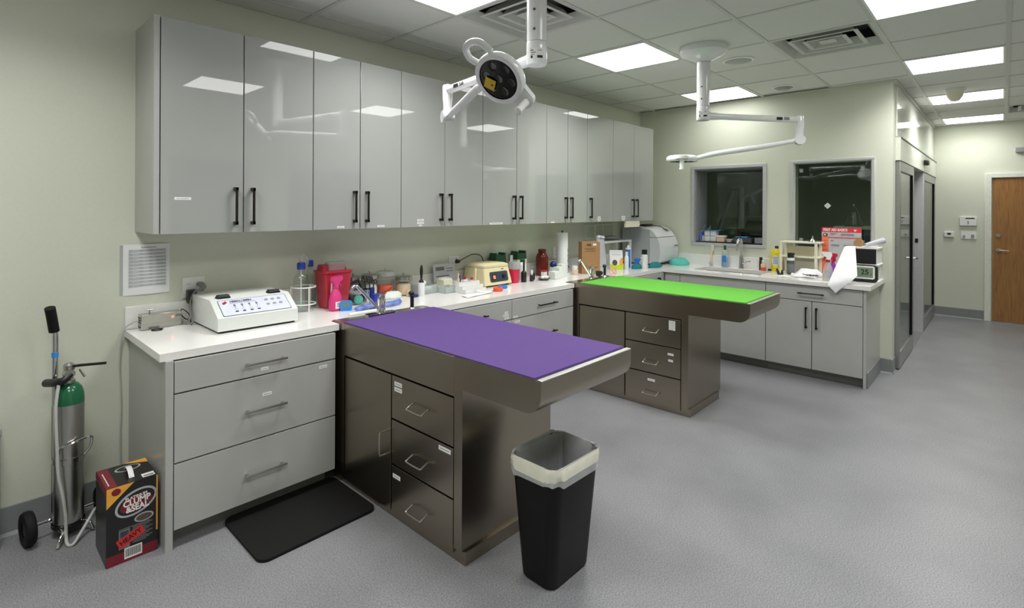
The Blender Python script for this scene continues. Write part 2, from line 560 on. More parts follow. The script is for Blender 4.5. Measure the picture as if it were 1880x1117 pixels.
ST('floor', MB().box(XL - .1, XH + .1, YS - .1, .12, -.06, 0), 'floor')
ST('wall_north', MB().box(XL - .12, XW + .14, 0, .12, 0, H + .1), 'wall')
ST('wall_west', MB().box(XL - .12, XL, YS, 0, 0, H + .1), 'wall')
mb = MB()
for a, b in ((XL, 1.85), (2.78, 3.3), (4.6, XH)): mb.box(a, b, YS - .12, YS, 0, H + .1)
for a, b in ((1.85, 2.78), (3.3, 4.6)): mb.box(a, b, YS - .12, YS, 2.12, H + .1)
mb.box(3.3, 4.6, YS - .12, YS, 0, 1.0)
ST('wall_south', mb, 'wall')
d = ST('door_2', MB().box(1.86, 2.77, YS - .09, YS - .04, .01, 2.11), 'dark_grey')
ST('door_handle', MB().tube([(2.68, YS - .03, 1.0), (2.68, YS + .02, 1.0), (2.56, YS + .02, 1.0)], .01), 'nickel', d)
w = ST('window_3', MB().box(3.3, 4.6, YS - .1, YS - .08, 1.0, 2.12), 'gap')
ST('window_frame', MB().box(3.3, 4.6, YS - .08, YS - .02, 1.0, 1.04).box(3.3, 4.6, YS - .08, YS - .02, 2.08, 2.12).box(3.3, 3.34, YS - .08, YS - .02, 1.04, 2.08).box(4.56, 4.6, YS - .08, YS - .02, 1.04, 2.08), 'alu_frame', w)

# window wall, two openings
W1 = (-1.487, -.667, 1.103, 2.024)
W2 = (-2.437, -1.725, 1.112, 2.030)
mb = MB()
def solid(y0, y1, z0, z1): mb.box(XW, XW + .14, y0, y1, z0, z1)
solid(W1[1] - .03, 0, 0, H + .1)
solid(W1[0] + .03, W1[1] - .03, 0, W1[2] + .03); solid(W1[0] + .03, W1[1] - .03, W1[3] - .03, H + .1)
solid(W2[1] - .03, W1[0] + .03, 0, H + .1)
solid(W2[0] + .03, W2[1] - .03, 0, W2[2] + .03); solid(W2[0] + .03, W2[1] - .03, W2[3] - .03, H + .1)
solid(YC, W2[0] + .03, 0, H + .1)
mb.box(XW + .14, 6.31, YC, YC + .14, 0, H + .1)
ST('wall_east', mb, 'wall')

def window(name, W, depth, fw_=.035):
    y0, y1, z0, z1 = W
    mb = MB()
    for a, b, c, e in ((y0, y1, z0, z0 + fw_), (y0, y1, z1 - fw_, z1), (y0, y0 + fw_, z0 + fw_, z1 - fw_), (y1 - fw_, y1, z0 + fw_, z1 - fw_)):
        mb.box(XW - .016, XW + .02, a, b, c, e, .003)
    w = ST(name, mb, 'alu_frame')
    ya, yb, za, zb = y0 + fw_, y1 - fw_, z0 + fw_, z1 - fw_
    xb = XW + depth
    mb = MB()
    t = .012
    mb.box(XW + .02, xb, yb - t, yb, za, zb); mb.box(XW + .02, xb, ya, ya + t, za, zb)
    mb.box(XW + .02, xb, ya + t, yb - t, zb - t, zb)
    ST('window_jamb', mb, 'jamb', w)
    ST('window_sill', MB().box(XW + .02, xb, ya + t, yb - t, za, za + t), 'black' if depth > .2 else 'alu_frame', w)
    xg = xb - .03
    ST('window_pane', MB().box(xg, xg + .006, ya + t, yb - t, za + t, zb - t), 'pane', w)
    return w
window('window_1', W1, .37)
w = window('window_2', W2, .06, .024)
mb = MB()
for yy in (W2[0] + .1, W2[1] - .085):
    for zz in (W2[3] - .1, W2[2] + .1):
        mb.box(XW + .024, XW + .03, yy - .017, yy + .017, zz - .02, zz + .02, .002)
ST('glass_clip', mb, 'clearplastic', w)
ob = MB((XW + .028, -2.045, 1.566)); ob.X = Matrix.Translation((XW + .028, -2.045, 1.566)) @ Matrix.Rotation(math.radians(45), 4, 'X')
ob.box(-.001, .001, -.021, .021, -.021, .021); ob.mi = 1; ob.box(-.002, -.001, -.014, .014, -.014, .014)
S('sticker', 'small white diamond sticker on the right-hand dark window', 'sticker', ob, ['paper', 'poster_grey'])

# dark theatre behind the windows
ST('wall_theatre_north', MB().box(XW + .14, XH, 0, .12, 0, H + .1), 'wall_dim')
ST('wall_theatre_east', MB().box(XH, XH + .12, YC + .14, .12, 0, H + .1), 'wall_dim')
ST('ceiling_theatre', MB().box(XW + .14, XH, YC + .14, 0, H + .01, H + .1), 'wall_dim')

# passage end wall, sliding-door wall
ST('wall_hall_end', MB().box(XH, XH + .12, YS, YC + .14, 0, H + .1), 'wall')
ST('wall_passage', MB().box(6.31, XH, YC, YC + .14, 2.225, H + .1), 'wall')
ST('trim_3', MB().box(6.325, XH - .005, YC - .012, YC - .0005, 2.228, H - .03, .003), 'white_panel')

# ceiling
VENT_CELLS = [(7, 1), (10, 3), (17, 5)]
xs = [XL] + [g for g in GX if XL < g < XH] + [XH]
ys = [0] + [g for g in GY if g > YS] + [YS]
def cell(col, row):   # column index into GX, row index into GY
    return GX[col], GX[col + 1], GY[row + 1], GY[row]
vents = [cell(c, r) for c, r in VENT_CELLS]
mb = MB()
for a, b in zip(xs, xs[1:]):
    for c, e in zip(ys, ys[1:]):
        if any(abs(a - v[0]) < .01 and abs(e - v[2]) < .01 for v in vents): continue
        if b > XW + .14 and e > YC + .13: continue
        mb.raw([(a, c, H), (b, c, H), (b, e, H), (a, e, H)], [(0, 1, 2, 3)])
mb.box(XL, XH, YS, 0, H + .19, H + .24)
ST('ceiling', mb, 'tile')
mb = MB()
bw = .012
for g in xs[1:-1]:
    mb.box(g - bw, g + bw, YS, 0 if g < XW else YC, H - .005, H + .001)
for g in ys[1:-1]:
    x1 = XW if g > YC else XH
    last = XL
    for q in [v for v in xs[1:-1] if v < x1] + [x1]:
        mb.box(last + (bw if last > XL else 0), q - bw, g - bw, g + bw, H - .005, H + .001); last = q
ST('trim_1', mb, 'grid')
mb = MB()
mb.box(XL, XW, -.022, 0, H - .007, H + .001); mb.box(XW - .022, XW, YC, -.022, H - .007, H + .001)
mb.box(XW - .022, XH, YC - .03, YC, H - .028, H + .001); mb.box(XH - .022, XH, YS, YC - .03, H - .007, H + .001)
ST('trim_2', mb, 'grid')

# baseboards
def base(name, x0, x1, y0, y1, axis):
    mb = MB()
    mb.box(x0, x1, y0, y1, 0, .133, .004)
    if axis == 'x': mb.prism([(y0, 0), (y0 - .012, 0), (y0, .014)], x0, x1, 'x')
    else: mb.prism([(x0, 0), (x0 - .012, 0), (x0, .014)], y0, y1, 'y')
    ST(name, mb, 'base')
base('baseboard_north', XL, .667, -.01, 0, 'x')
base('baseboard_east', XW - .01, XW, YC - .01, -2.482, 'y')
base('baseboard_passage', XW, 6.29, YC - .01, YC, 'x')
base('baseboard_hall_end', XH - .01, XH, -3.12, YC, 'y')
base('baseboard_west', XL, XL + .01, YS, -.02, 'y')
ST('baseboard_south', MB().box(2.8, XH, YS, YS + .01, 0, .133), 'base')

# ------------------------------------------------------------------ door at the end of the passage
d = ST('door_1', MB().box(XH - .02, XH + .0, -4.09, -3.205, .012, 1.968, .002), 'wood')
ST('door_frame', MB().box(XH - .045, XH, -3.195, -3.125, 0, 2.035, .004).box(XH - .045, XH, -4.17, -4.1, 0, 2.035, .004).box(XH - .045, XH, -4.1, -3.195, 1.975, 2.035, .004), 'trim', d)
mb = MB()
for zz in (1.187, .987): mb.cyl((XH - .02, -3.262, zz), (XH - .034, -3.262, zz), .03, .026, 24)
mb.tube(smooth([(XH - .03, -3.262, .987), (XH - .075, -3.265, .987), (XH - .08, -3.29, .985), (XH - .078, -3.37, .982)], 5), .009)
ST('door_handle', mb, 'nickel', d)
mb = MB()
mb.box(XH - .06, XH - .022, -4.09, -3.205, 0, .012)
ST('threshold', mb, 'alu', d)
t = T('door_closer', 'grey door closer above the brown wooden door', 'door closer', (XH, -3.56, 2.33))
MB(t).box(XH - .055, XH - .002, -3.78, -3.425, 2.31, 2.375, .006).build('body', 'grey', t)
MB(t).tube([(XH - .03, -3.6, 2.31), (XH - .03, -3.6, 2.285), (XH - .13, -3.85, 2.28)], .009).build('arm', 'grey', t)

# ------------------------------------------------------------------ sliding glass door
t = T('sliding_door', 'aluminium automatic sliding glass door in the passage beside the window wall', 'sliding door', (6.31, YC, 0))
MB(t).box(6.312, XH - .003, YC - .04, YC + .1, 2.0, 2.222, .003).build('header', 'header', t)
MB(t).box(6.315, XH - .006, YC - .045, YC - .002, 2.214, 2.224).build('header_trim', 'dark_grey', t)
def leaf(x0, x1, y0, y1, nm):
    mb = MB(t)
    mb.box(x0, x0 + .06, y0, y1, .01, 1.995, .003); mb.box(x1 - .06, x1, y0, y1, .01, 1.995, .003)
    mb.box(x0 + .06, x1 - .06, y0, y1, .01, .16, .003); mb.box(x0 + .06, x1 - .06, y0, y1, 1.9, 1.995, .003)
    o = mb.build(nm, 'alu', t)
    MB(t).box(x0 + .06, x1 - .06, (y0 + y1) / 2 - .004, (y0 + y1) / 2 + .004, .16, 1.9).build('glass_pane', 'pane', o)
    MB(t).box(x0 + .055, x0 + .062, y0 + .004, y1 - .004, .16, 1.9).box(x1 - .062, x1 - .055, y0 + .004, y1 - .004, .16, 1.9).build('gasket', 'rubber', o)
    return o
lf = leaf(6.33, 7.42, YC - .035, YC + .005, 'door_leaf')
MB(t).tube([(7.38, YC - .035, 1.0), (7.38, YC - .07, 1.0), (7.36, YC - .07, 1.0)], .012).build('pull', 'nickel', lf)
mb = MB(t)
mb.box(8.45, 8.53, YC - .03, YC + .3, .0, 1.998, .003)
jb = mb.build('jamb_post', 'alu_frame', t)
MB(t).box(8.444, 8.45, YC + .02, YC + .05, 1.12, 1.17).box(8.444, 8.45, YC + .1, YC + .12, 1.09, 1.11).box(8.444, 8.45, YC + .1, YC + .12, .6, .62).build('strike_plate', 'black', jb)
leaf(8.55, XH - .03, YC - .03, YC + .01, 'side_light')
mb = MB(t); mb.box(8.32, 8.5, YC - .085, YC - .04, 2.08, 2.14, .012); mb.build('motion_sensor', 'black', t)
MB(t).box(7.42, 8.45, YC - .03, YC + .1, 0, .006).build('floor_track', 'alu', t)

# ------------------------------------------------------------------ ceiling lights
LIGHTS = [(6, 1, 'square ceiling light panel cut by the top edge, left of the big air diffuser'),
          (9, 1, 'square ceiling light panel between the two surgical lamps, left of the far lamp canopy'),
          (12, 1, 'square ceiling light panel over the window wall, behind the far lamp pole'),
          (9, 4, 'large bright ceiling light panel cut by the top edge at upper right'),
          (12, 4, 'light panel over the passage, second of the right-hand row from the camera'),
          (15, 4, 'light panel over the passage beside the ceiling motion detector'),
          (18, 4, 'farthest light panel over the passage, against the end wall'),
          (6, 4, 'light panel above the camera, outside the frame to the right'),
          (3, 1, 'light panel above the oxygen cylinder corner, outside the frame'),
          (3, 4, 'light panel behind the camera at left, outside the frame')]
for c, r, lab in LIGHTS:
    x0, x1, y0, y1 = cell(c, r)
    x1 = min(x1, XH - .03)
    t = T('ceiling_light', lab, 'ceiling light', ((x0 + x1) / 2, (y0 + y1) / 2, H), group='square ceiling light panels')
    a, b, c2, e = x0 + .012, x1 - .012, y0 + .012, y1 - .012
    mb = MB(t)
    for q in ((a, b, c2, c2 + .014), (a, b, e - .014, e), (a, a + .014, c2 + .014, e - .014), (b - .014, b, c2 + .014, e - .014)):
        mb.box(q[0], q[1], q[2], q[3], H - .008, H)
    mb.build('frame', 'white', t)
    MB(t).box(a + .014, b - .014, c2 + .014, e - .014, H - .006, H - .001).build('diffuser', 'diffuser', t)
    ld = bpy.data.lights.new('panel_lamp', 'AREA')
    ld.shape = 'RECTANGLE'; ld.size = b - a - .03; ld.size_y = e - c2 - .03
    ld.energy = PANEL_WATTS * {(12, 1): .14, (18, 4): .4}.get((c, r), 1); ld.spread = PANEL_SPREAD; ld.color = (1.0, .995, .975)
    lo = bpy.data.objects.new('panel_lamp', ld); COL.objects.link(lo)
    lo.parent = t; lo.location = (0, 0, -.009)

# ------------------------------------------------------------------ air diffusers and ceiling devices
def ring(mb, cx, cy, a0, z0, a1, z1, th=.004):
    """square collar from half-size a0 at z0 to half-size a1 at z1"""
    def q(a, z): return [(cx - a, cy - a, z), (cx + a, cy - a, z), (cx + a, cy + a, z), (cx - a, cy + a, z)]
    mb.loft([q(a0, z0), q(a1, z1), q(a1 - th, z1), q(a0 - th, z0), q(a0, z0)], False, False)
for v, lab in zip(vents, ('big square air diffuser in the ceiling behind the near surgical lamp', 'square air diffuser in the ceiling above the far lamp arm', 'far air diffuser at the right edge of the ceiling')):
    cx, cy = (v[0] + v[1]) / 2, (v[2] + v[3]) / 2
    t = T('ceiling_vent', lab, 'air vent', (cx, cy, H), group='square ceiling air diffusers')
    hx = .3
    mb = MB(t)
    mb.box(cx - .316, cx + .316, cy - .313, cy + .313, H + .12, H + .13)
    for a, b, c2, e in ((-.316, .316, -.313, -.309), (-.316, .316, .309, .313), (-.316, -.312, -.313, .313), (.312, .316, -.313, .313)):
        mb.box(cx + a, cx + b, cy + c2, cy + e, H, H + .12)
    mb.build('plenum_box', 'dark_grey', t)
    mb = MB(t)
    ring(mb, cx, cy, .304, H - .006, .262, H + .05, .012)
    mb.build('frame', 'grid', t)
    for a in (.2, .12):
        mb = MB(t)
        ring(mb, cx, cy, a, H - .003, a - .035, H + .05, .01)
        ring(mb, cx, cy, a + .014, H - .003, a, H - .001, .014)
        mb.build('louver', 'grid', t)
    mb = MB(t)
    mb.loft([[(cx - .05, cy - .05, H + .005), (cx + .05, cy - .05, H + .005), (cx + .05, cy + .05, H + .005), (cx - .05, cy + .05, H + .005)],
             [(cx - .02, cy - .02, H + .055), (cx + .02, cy - .02, H + .055), (cx + .02, cy + .02, H + .055), (cx - .02, cy + .02, H + .055)]])
    mb.build('louver', 'grid', t)
t = T('ceiling_speaker', 'round grey speaker grille in the ceiling right of the far lamp canopy', 'speaker', (4.49, -1.755, H))
MB(t).lathe([(.12, -.001), (.12, -.006), (.105, -.011), (.1, -.007)], (4.49, -1.755, H), 36).build('rim', 'white', t)
MB(t).lathe([(.1, -.007), (.06, -.01), (0, -.011)], (4.49, -1.755, H), 36).build('grille', 'grey', t)
t = T('ceiling_speaker', 'smaller round white ceiling disc above the window wall', 'ceiling disc', (5.75, -1.75, H))
MB(t).lathe([(.1, 0), (.1, -.008), (.085, -.014)], (5.75, -1.75, H), 32).build('rim', 'white', t)
MB(t).lathe([(.085, -.014), (.06, -.03), (.03, -.035), (0, -.036)], (5.75, -1.75, H), 32).build('grille', 'grey', t)
t = T('motion_detector', 'white cone-shaped motion detector hanging from the passage ceiling', 'detector', (7.02, -2.96, H))
MB(t).lathe([(.085, 0), (.085, -.02), (.07, -.04)], (7.02, -2.96, H), 28).build('base_ring', 'white', t)
MB(t).lathe([(.072, -.035), (.06, -.08), (.035, -.12), (0, -.13)], (7.02, -2.96, H), 28).build('dome', 'offwhite', t)

# ------------------------------------------------------------------ wall switches on the end wall
t = T('alarm_keypad', 'larger white wall controller beside the brown door, upper of the pair', 'wall control', (XH, -2.956, 1.372))
MB(t).box(XH - .03, XH - .001, -3.045, -2.867, 1.308, 1.437, .005).build('housing', 'white', t)
MB(t).box(XH - .032, XH - .03, -3.025, -2.93, 1.405, 1.42).build('display', 'ink', t)
MB(t).box(XH - .034, XH - .03, -2.965, -2.95, 1.335, 1.375).build('slider', 'grey', t)
t = T('light_switch', 'white two-knob dimmer plate below the wall controller', 'switch', (XH, -2.962, 1.172))
MB(t).box(XH - .012, XH - .001, -3.045, -2.88, 1.12, 1.225, .003).build('plate', 'white', t)
MB(t).cyl((XH - .012, -3.005, 1.17), (XH - .035, -3.005, 1.17), .018).build('knob', 'grey', t)
MB(t).cyl((XH - .012, -2.915, 1.16), (XH - .03, -2.915, 1.16), .014).build('knob', 'grey', t)
t = T('thermostat', 'small white thermostat with a dark display on the end wall', 'thermostat', (XH, -2.753, 1.18))
MB(t).box(XH - .028, XH - .001, -2.81, -2.697, 1.138, 1.222, .01).build('housing', 'white', t)
MB(t).box(XH - .03, XH - .028, -2.775, -2.735, 1.175, 1.2).build('display', 'ink', t)

# ================================================================== WALL CABINETS
UB, UT, UD = 1.393, 2.461, .362
G = [.7195, 1.1146, 1.516, 1.8364, 2.1563, 2.5488, 2.9425, 3.3497, 3.7567, 4.0791, 4.4047, 4.8869, 5.3232, 5.7749]
def bar_handle(parent, o, x, z0, z1, y, m='bronze'):
    mb = MB(o)
    mb.box(x - .006, x + .006, y - .034, y - .024, z0, z1, .0015)
    for z in (z0, z1):
        s = 1 if z == z0 else -1
        mb.box(x - .008, x + .008, y - .034, y, z, z + s * .018, .001)
    return mb.build('handle', m, parent)
def pull(parent, o, x0, x1, z, y, m='nickel'):
    mb = MB(o)
    mb.box(x0, x1, y - .034, y - .025, z - .005, z + .005, .0015)
    for x in (x0 + .012, x1 - .022): mb.box(x, x + .01, y - .03, y, z - .004, z + .004)
    return mb.build('handle', m, parent)
units = [([0, 1], 'RL', 'first grey wall cabinet from the left, above the power supply'),
         ([2, 3], 'RL', 'second grey two-door wall cabinet from the left'),
         ([4, 5], 'RL', 'third grey two-door wall cabinet, behind the near lamp head'),
         ([6, 7], 'RL', 'fourth grey two-door wall cabinet, above the centrifuge'),
         ([8, 9], 'RL', 'fifth grey two-door wall cabinet, above the paper towel roll'),
         ([10], 'L', 'single-door grey wall cabinet above the cardboard carton'),
         ([11, 12], 'RL', 'last grey wall cabinet, nearest the window wall')]
STK = {0: [(.82, 1.568, .075, .014)], 2: [(1.70, 1.405, .05, .012)], 3: [(1.995, 1.405, .055, .012)],
       4: [(2.325, 1.44, .06, .014), (2.325, 1.42, .06, .014), (2.325, 1.402, .03, .012)], 6: [(3.1, 1.402, .15, .014)],
       8: [(3.85, 1.4, .05, .012)], 10: [(4.62, 1.44, .05, .014), (4.62, 1.42, .07, .014), (4.62, 1.402, .05, .012)],
       11: [(5.1, 1.44, .08, .014), (5.1, 1.42, .08, .014), (5.1, 1.402, .05, .012)]}
for ds, hs, lab in units:
    x0, x1 = G[ds[0]], G[ds[-1] + 1]
    left = .6924 if ds[0] == 0 else x0 + .0005
    t = T('wall_cabinet', lab, 'wall cabinet', (left, 0, UB), group='gloss grey wall cabinets')
    mb = MB(t); mb.box(left, x1 - .0005, -(UD - .032), 0, UB, UT)
    if ds[0] == 0: mb.box(left, x0 - .003, -UD, -(UD - .032), UB, UT)
    if ds[-1] == 12: mb.box(x1 - .012, x1 - .0005, -(UD - .0192), -(UD - .032), UB, UT)
    mb.build('body', 'lam', t)
    for k, hside in zip(ds, hs):
        a, b = G[k] + .0027, G[k + 1] - .0027
        d = MB(t).box(a, b, -UD, -(UD - .019), UB - .002, UT - .002, .0012).build('door', 'gloss', t)
        hx = b - .042 if hside == 'R' else a + .042
        bar_handle(d, t, hx, 1.432, 1.632, -UD)
        for (sx, sz, sw, sh) in STK.get(k, []): sticker(d, t, '-y', sx, sz, sw, sh, -UD)

# ================================================================== BASE CABINETS
LF = -.674
ZD = [(.087, .378), (.385, .689), (.696, .836)]
def drawers_unit(x0, x1, lab, hx, m, panel=False, stk=()):
    t = T('base_cabinet', lab, 'base cabinet', (x0, 0, 0), group='grey base cabinets')
    mb = MB(t); mb.box(x0 + (.031 if panel else 0), x1, -.638, -.003, .085, .843)
    if panel: mb.box(x0, x0 + .031, LF, -.003, 0, .843, .001)
    mb.build('body', 'lam', t)
    MB(t).box(x0 + (.031 if panel else 0), x1 - .025, -.6, -.05, 0, .085).build('toe_kick', 'lam_dark', t)
    for i, (z0, z1) in enumerate(ZD):
        d = MB(t).box(x0 + (.035 if panel else .003), x1 - .003, LF, -.655, z0, z1, .001).build('drawer', 'lam', t)
        pull(d, t, hx[0], hx[1], (.224, .533, .762)[i], LF, m)
        for (k, sx, sz, sw, sh) in stk:
            if k == i: sticker(d, t, '-y', sx, sz, sw, sh, LF)
    return t
drawers_unit(.669, 1.494, 'left-end grey base cabinet of three drawers beside the litter carton', (1.0, 1.207), 'nickel', True,
             ((2, 1.103, .722, .036, .016), (1, 1.115, .594, .046, .016), (1, 1.418, .664, .046, .016)))
drawers_unit(2.205, 2.949, 'grey drawer cabinet just past the purple table, left of its pair', (2.46, 2.67), 'bronze', False,
             ((2, 2.885, .752, .036, .016), (2, 2.88, .732, .06, .016), (2, 2.89, .71, .05, .016)))
drawers_unit(2.949, 3.735, 'grey drawer cabinet left of the green table', (3.246, 3.478), 'bronze', False,
             ((2, 2.99, .705, .05, .016), (1, 3.01, .668, .055, .016)))
t = T('base_cabinet', 'corner base cabinet behind the green table', 'base cabinet', (4.46, 0, 0), group='grey base cabinets')
MB(t).box(4.46, 5.44, -.655, -.003, .085, .843).build('body', 'lam', t)
MB(t).box(4.48, 5.44, -.6, -.05, 0, .085).build('toe_kick', 'lam_dark', t)
d = MB(t).box(4.905, 5.425, LF, -.655, .087, .836, .001).build('door', 'lam', t)
bar_handle(d, t, 5.28, .6, .795, LF)
MB(t).box(4.463, 4.9, LF, -.655, .087, .836, .001).build('filler_panel', 'lam', t)
# window-wall run, fronts face -x
FX = 5.43
def front(t, y0, y1, z0, z1, name='door', hz=None, hy=None, hor=None):
    d = MB(t).box(FX, FX + .019, y0 + .003, y1 - .003, z0, z1, .001).build(name, 'lam', t)
    mb = MB(t)
    if hy is not None:
        mb.box(FX - .034, FX - .024, hy - .006, hy + .006, hz[0], hz[1], .0015)
        for z, s in ((hz[0], 1), (hz[1], -1)): mb.box(FX - .034, FX, hy - .007, hy + .007, z, z + s * .015)
        mb.build('handle', 'bronze', d)
    if hor:
        mb.box(FX - .034, FX - .025, hor[0], hor[1], hor[2] - .005, hor[2] + .005, .0015)
        for y in (hor[0] + .012, hor[1] - .022): mb.box(FX - .03, FX, y, y + .01, hor[2] - .004, hor[2] + .004)
        mb.build('handle', 'bronze', d)
    return d
t = T('base_cabinet', 'sink base cabinet under the window-wall worktop', 'base cabinet', (FX, -.66, 0), group='grey base cabinets')
mb = MB(t); mb.box(FX + .035, XW - .002, -.92, -.68, .085, .843); mb.box(FX + .035, XW - .002, -1.69, -.92, .085, .62); mb.box(FX + .035, FX + .06, -1.69, -.92, .62, .843)
mb.build('body', 'lam', t)
MB(t).box(FX + .07, XW - .01, -1.69, -.66, 0, .085).build('toe_kick', 'lam_dark', t)
front(t, -.846, -.676, .087, .836, 'filler_panel')
front(t, -1.691, -.846, .701, .836, 'false_front')
front(t, -1.27, -.846, .087, .695, 'door', (.455, .643), -1.225)
front(t, -1.691, -1.27, .087, .695, 'door', (.455, .643), -1.315)
t = T('base_cabinet', 'grey cabinet with one drawer over two doors at the end of the window wall', 'base cabinet', (FX, -1.69, 0), group='grey base cabinets')
mb = MB(t); mb.box(FX + .035, XW - .002, -2.459, -1.6905, .085, .843); mb.box(FX, XW - .002, -2.481, -2.4595, 0, .843, .001)
mb.build('body', 'lam', t)
MB(t).box(FX + .07, XW - .01, -2.459, -1.692, 0, .085).build('toe_kick', 'lam_dark', t)
front(t, -2.459, -1.691, .701, .836, 'drawer', hor=(-2.176, -1.965, .768))
front(t, -2.076, -1.691, .087, .695, 'door', (.455, .643), -2.034)
front(t, -2.459, -2.076, .087, .695, 'door', (.455, .643), -2.116)
MB(t).box(FX + .03, XW - .012, -2.489, -2.4812, 0, .133, .003).build('side_baseboard', 'base', t)

# ================================================================== WORKTOP
t = T('worktop', 'white quartz L-shaped worktop along the cabinet and window walls', 'worktop', (.648, 0, CT))
mb = MB(t)
z0 = CT - .035
YB = -.5675
for a, b, c in ((.648, 1.519, -.664), (1.519, 2.19, YB), (2.19, 3.763, -.664), (3.763, 4.445, YB), (4.445, XW - .002, -.664)):
    mb.box(a, b, c, -.002, z0, CT)
SX0, SX1, SY0, SY1 = 5.60, 5.95, -1.59, -.92
mb.box(5.404, SX0, -2.515, -.664, z0, CT); mb.box(SX1, XW - .002, -2.515, -.664, z0, CT)
mb.box(SX0, SX1, SY1, -.664, z0, CT); mb.box(SX0, SX1, -2.515, SY0, z0, CT)
mb.build('slab', 'quartz', t)
ST('trim_4', MB().box(.648, XW, -.02, 0, CT, .998, .001).box(XW - .02, XW, -2.472, -.02, CT, .998, .001), 'quartz')
t = T('sink', 'stainless undermount sink below the left dark window', 'sink', ((SX0 + SX1) / 2, (SY0 + SY1) / 2, CT - .2))
mb = MB(t)
r0 = [(a, b, CT - .036) for a, b in rrect(SX0 - .012, SX1 + .012, SY0 - .012, SY1 + .012, .04)]
r1 = [(a, b, CT - .036) for a, b in rrect(SX0 + .004, SX1 - .004, SY0 + .004, SY1 - .004, .04)]
r2 = [(a, b, CT - .2) for a, b in rrect(SX0 + .02, SX1 - .02, SY0 + .02, SY1 - .02, .05)]
r3 = [(a, b, CT - .206) for a, b in rrect(SX0 + .012, SX1 - .012, SY0 + .012, SY1 - .012, .05)]
mb.loft([r0, r1, r2], False, True)
mb.build('basin', 'steel', t)
cx, cy = (SX0 + SX1) / 2, (SY0 + SY1) / 2
MB(t).lathe([(.045, .002), (.04, .004), (.03, .001), (0, .001)], (cx, cy, CT - .2), 24).build('drain', 'chrome', t)
# tall gooseneck tap
t = T('faucet', 'tall chrome gooseneck tap behind the sink', 'faucet', (6.045, -1.262, CT))
fx, fy = 6.045, -1.262
MB(t).lathe([(.03, 0), (.03, .008), (.026, .02), (.024, .12), (.02, .14)], (fx, fy, CT), 24).build('body', 'chrome', t)
MB(t).tube(smooth([(fx, fy, CT + .13), (fx, fy, CT + .28), (fx - .02, fy, CT + .325), (fx - .06, fy, CT + .335), (fx - .1, fy, CT + .31), (fx - .115, fy, CT + .27), (fx - .118, fy, CT + .2)], 6), [.014] * 24 + [.018] * 13, 14).build('spout', 'chrome', t)
MB(t).tube([(fx, fy, CT + .07), (fx - .01, fy - .045, CT + .07)], .02, 14).tube([(fx - .01, fy - .045, CT + .07), (fx - .03, fy - .1, CT + .085)], .008, 10).build('lever', 'chrome', t)

# ================================================================== EXAMINATION TABLES
def exam_table(x0, w, lab, stk):
    t = T('exam_table', lab, 'examination table', (x0, -.57, 0), group='stainless examination tables')
    ZT = .884
    x1 = x0 + w
    bx1 = x1 - .045
    arc = [(-2.01 - .08 * math.sin(math.radians(a)), .832 - .08 * math.cos(math.radians(a))) for a in range(0, 91, 10)]
    poly = [(-1.664, .752)] + arc + [(-2.09, ZT), (-1.664, ZT)]
    MB(t).prism(poly, x0, x1, 'x').build('overhang_tray', 'steel', t)
    mb = MB(t)
    mb.box(x0, x1, -1.612, -.708, .712, ZT, .001)
    mb.box(x0, x1, -1.664, -1.6125, .706, ZT - .0005)
    mb.box(x0, x1, -.7075, -.57, .706, ZT)
    mb.build('top_band', 'steel', t)
    MB(t).box(x0 + .006, x1 - .006, -2.084, -.576, ZT, ZT + .002).build('table_top', 'steel_top', t)
    MB(t).box(x0 + .003, x1 - .003, -2.093, -2.068, ZT + .001, ZT + .0055, .002).build('front_rim', 'rim', t)
    MB(t).box(x0 + .05, bx1, -1.655, -.575, .03, .706).build('body', 'steel', t)
    MB(t).box(x0, x0 + .0195, -1.664, -1.6125, .06, .706).build('post', 'steel', t)
    MB(t).box(x0, x0 + .0195, -.7075, -.57, .06, .706).build('post', 'steel', t)
    MB(t).box(x0 + .0195, bx1, -1.664, -1.655, .06, .7055).build('end_panel', 'steel', t)
    MB(t).box(x0 + .012, bx1 - .05, -1.674, -.575, 0, .06, .001).build('kick_base', 'steel', t)
    d = MB(t).box(x0 + .001, x0 + .0195, -1.144, -.714, .033, .702, .0015).build('door', 'steel', t)
    mb = MB(t)
    yy = -1.108
    mb.tube(smooth([(x0, yy, .3), (x0 - .03, yy, .3), (x0 - .04, yy, .31), (x0 - .04, yy, .405), (x0 - .03, yy, .415), (x0, yy, .415)], 3), .004, 8)
    mb.build('handle', 'nickel', d)
    zz = [(.033, .26), (.268, .484), (.492, .703)]
    for i, (a, b) in enumerate(zz):
        d = MB(t).box(x0 + .001, x0 + .0195, -1.606, -1.153, a, b, .0015).build('drawer', 'steel', t)
        cz = (.112, .347, .588)[i]
        mb = MB(t)
        mb.tube(smooth([(x0, -1.325, cz + .02), (x0 - .035, -1.325, cz + .005), (x0 - .042, -1.335, cz), (x0 - .042, -1.425, cz), (x0 - .035, -1.435, cz + .005), (x0, -1.435, cz + .02)], 3), .004, 8)
        mb.build('handle', 'nickel', d)
        for (k, sy, sz, sw, sh) in stk:
            if k == i: sticker(d, t, '-x', sy, sz, sw, sh, x0 + .001)
    return t
TX1, TX2 = 1.527, 3.771
exam_table(TX1, .655, 'near stainless steel examination table under the purple mat',
           ((2, -1.205, .667, .06, .02), (2, -1.205, .64, .06, .02), (1, -1.55, .462, .08, .02), (0, -1.195, .214, .06, .02)))
exam_table(TX2, .66, 'far stainless steel examination table under the lime-green mat',
           ((2, -1.54, .682, .05, .016), (2, -1.54, .664, .05, .016), (2, -1.54, .646, .05, .016), (2, -1.54, .628, .05, .016), (1, -1.53, .437, .045, .016), (1, -1.53, .39, .036, .016), (0, -1.375, .211, .06, .018)))
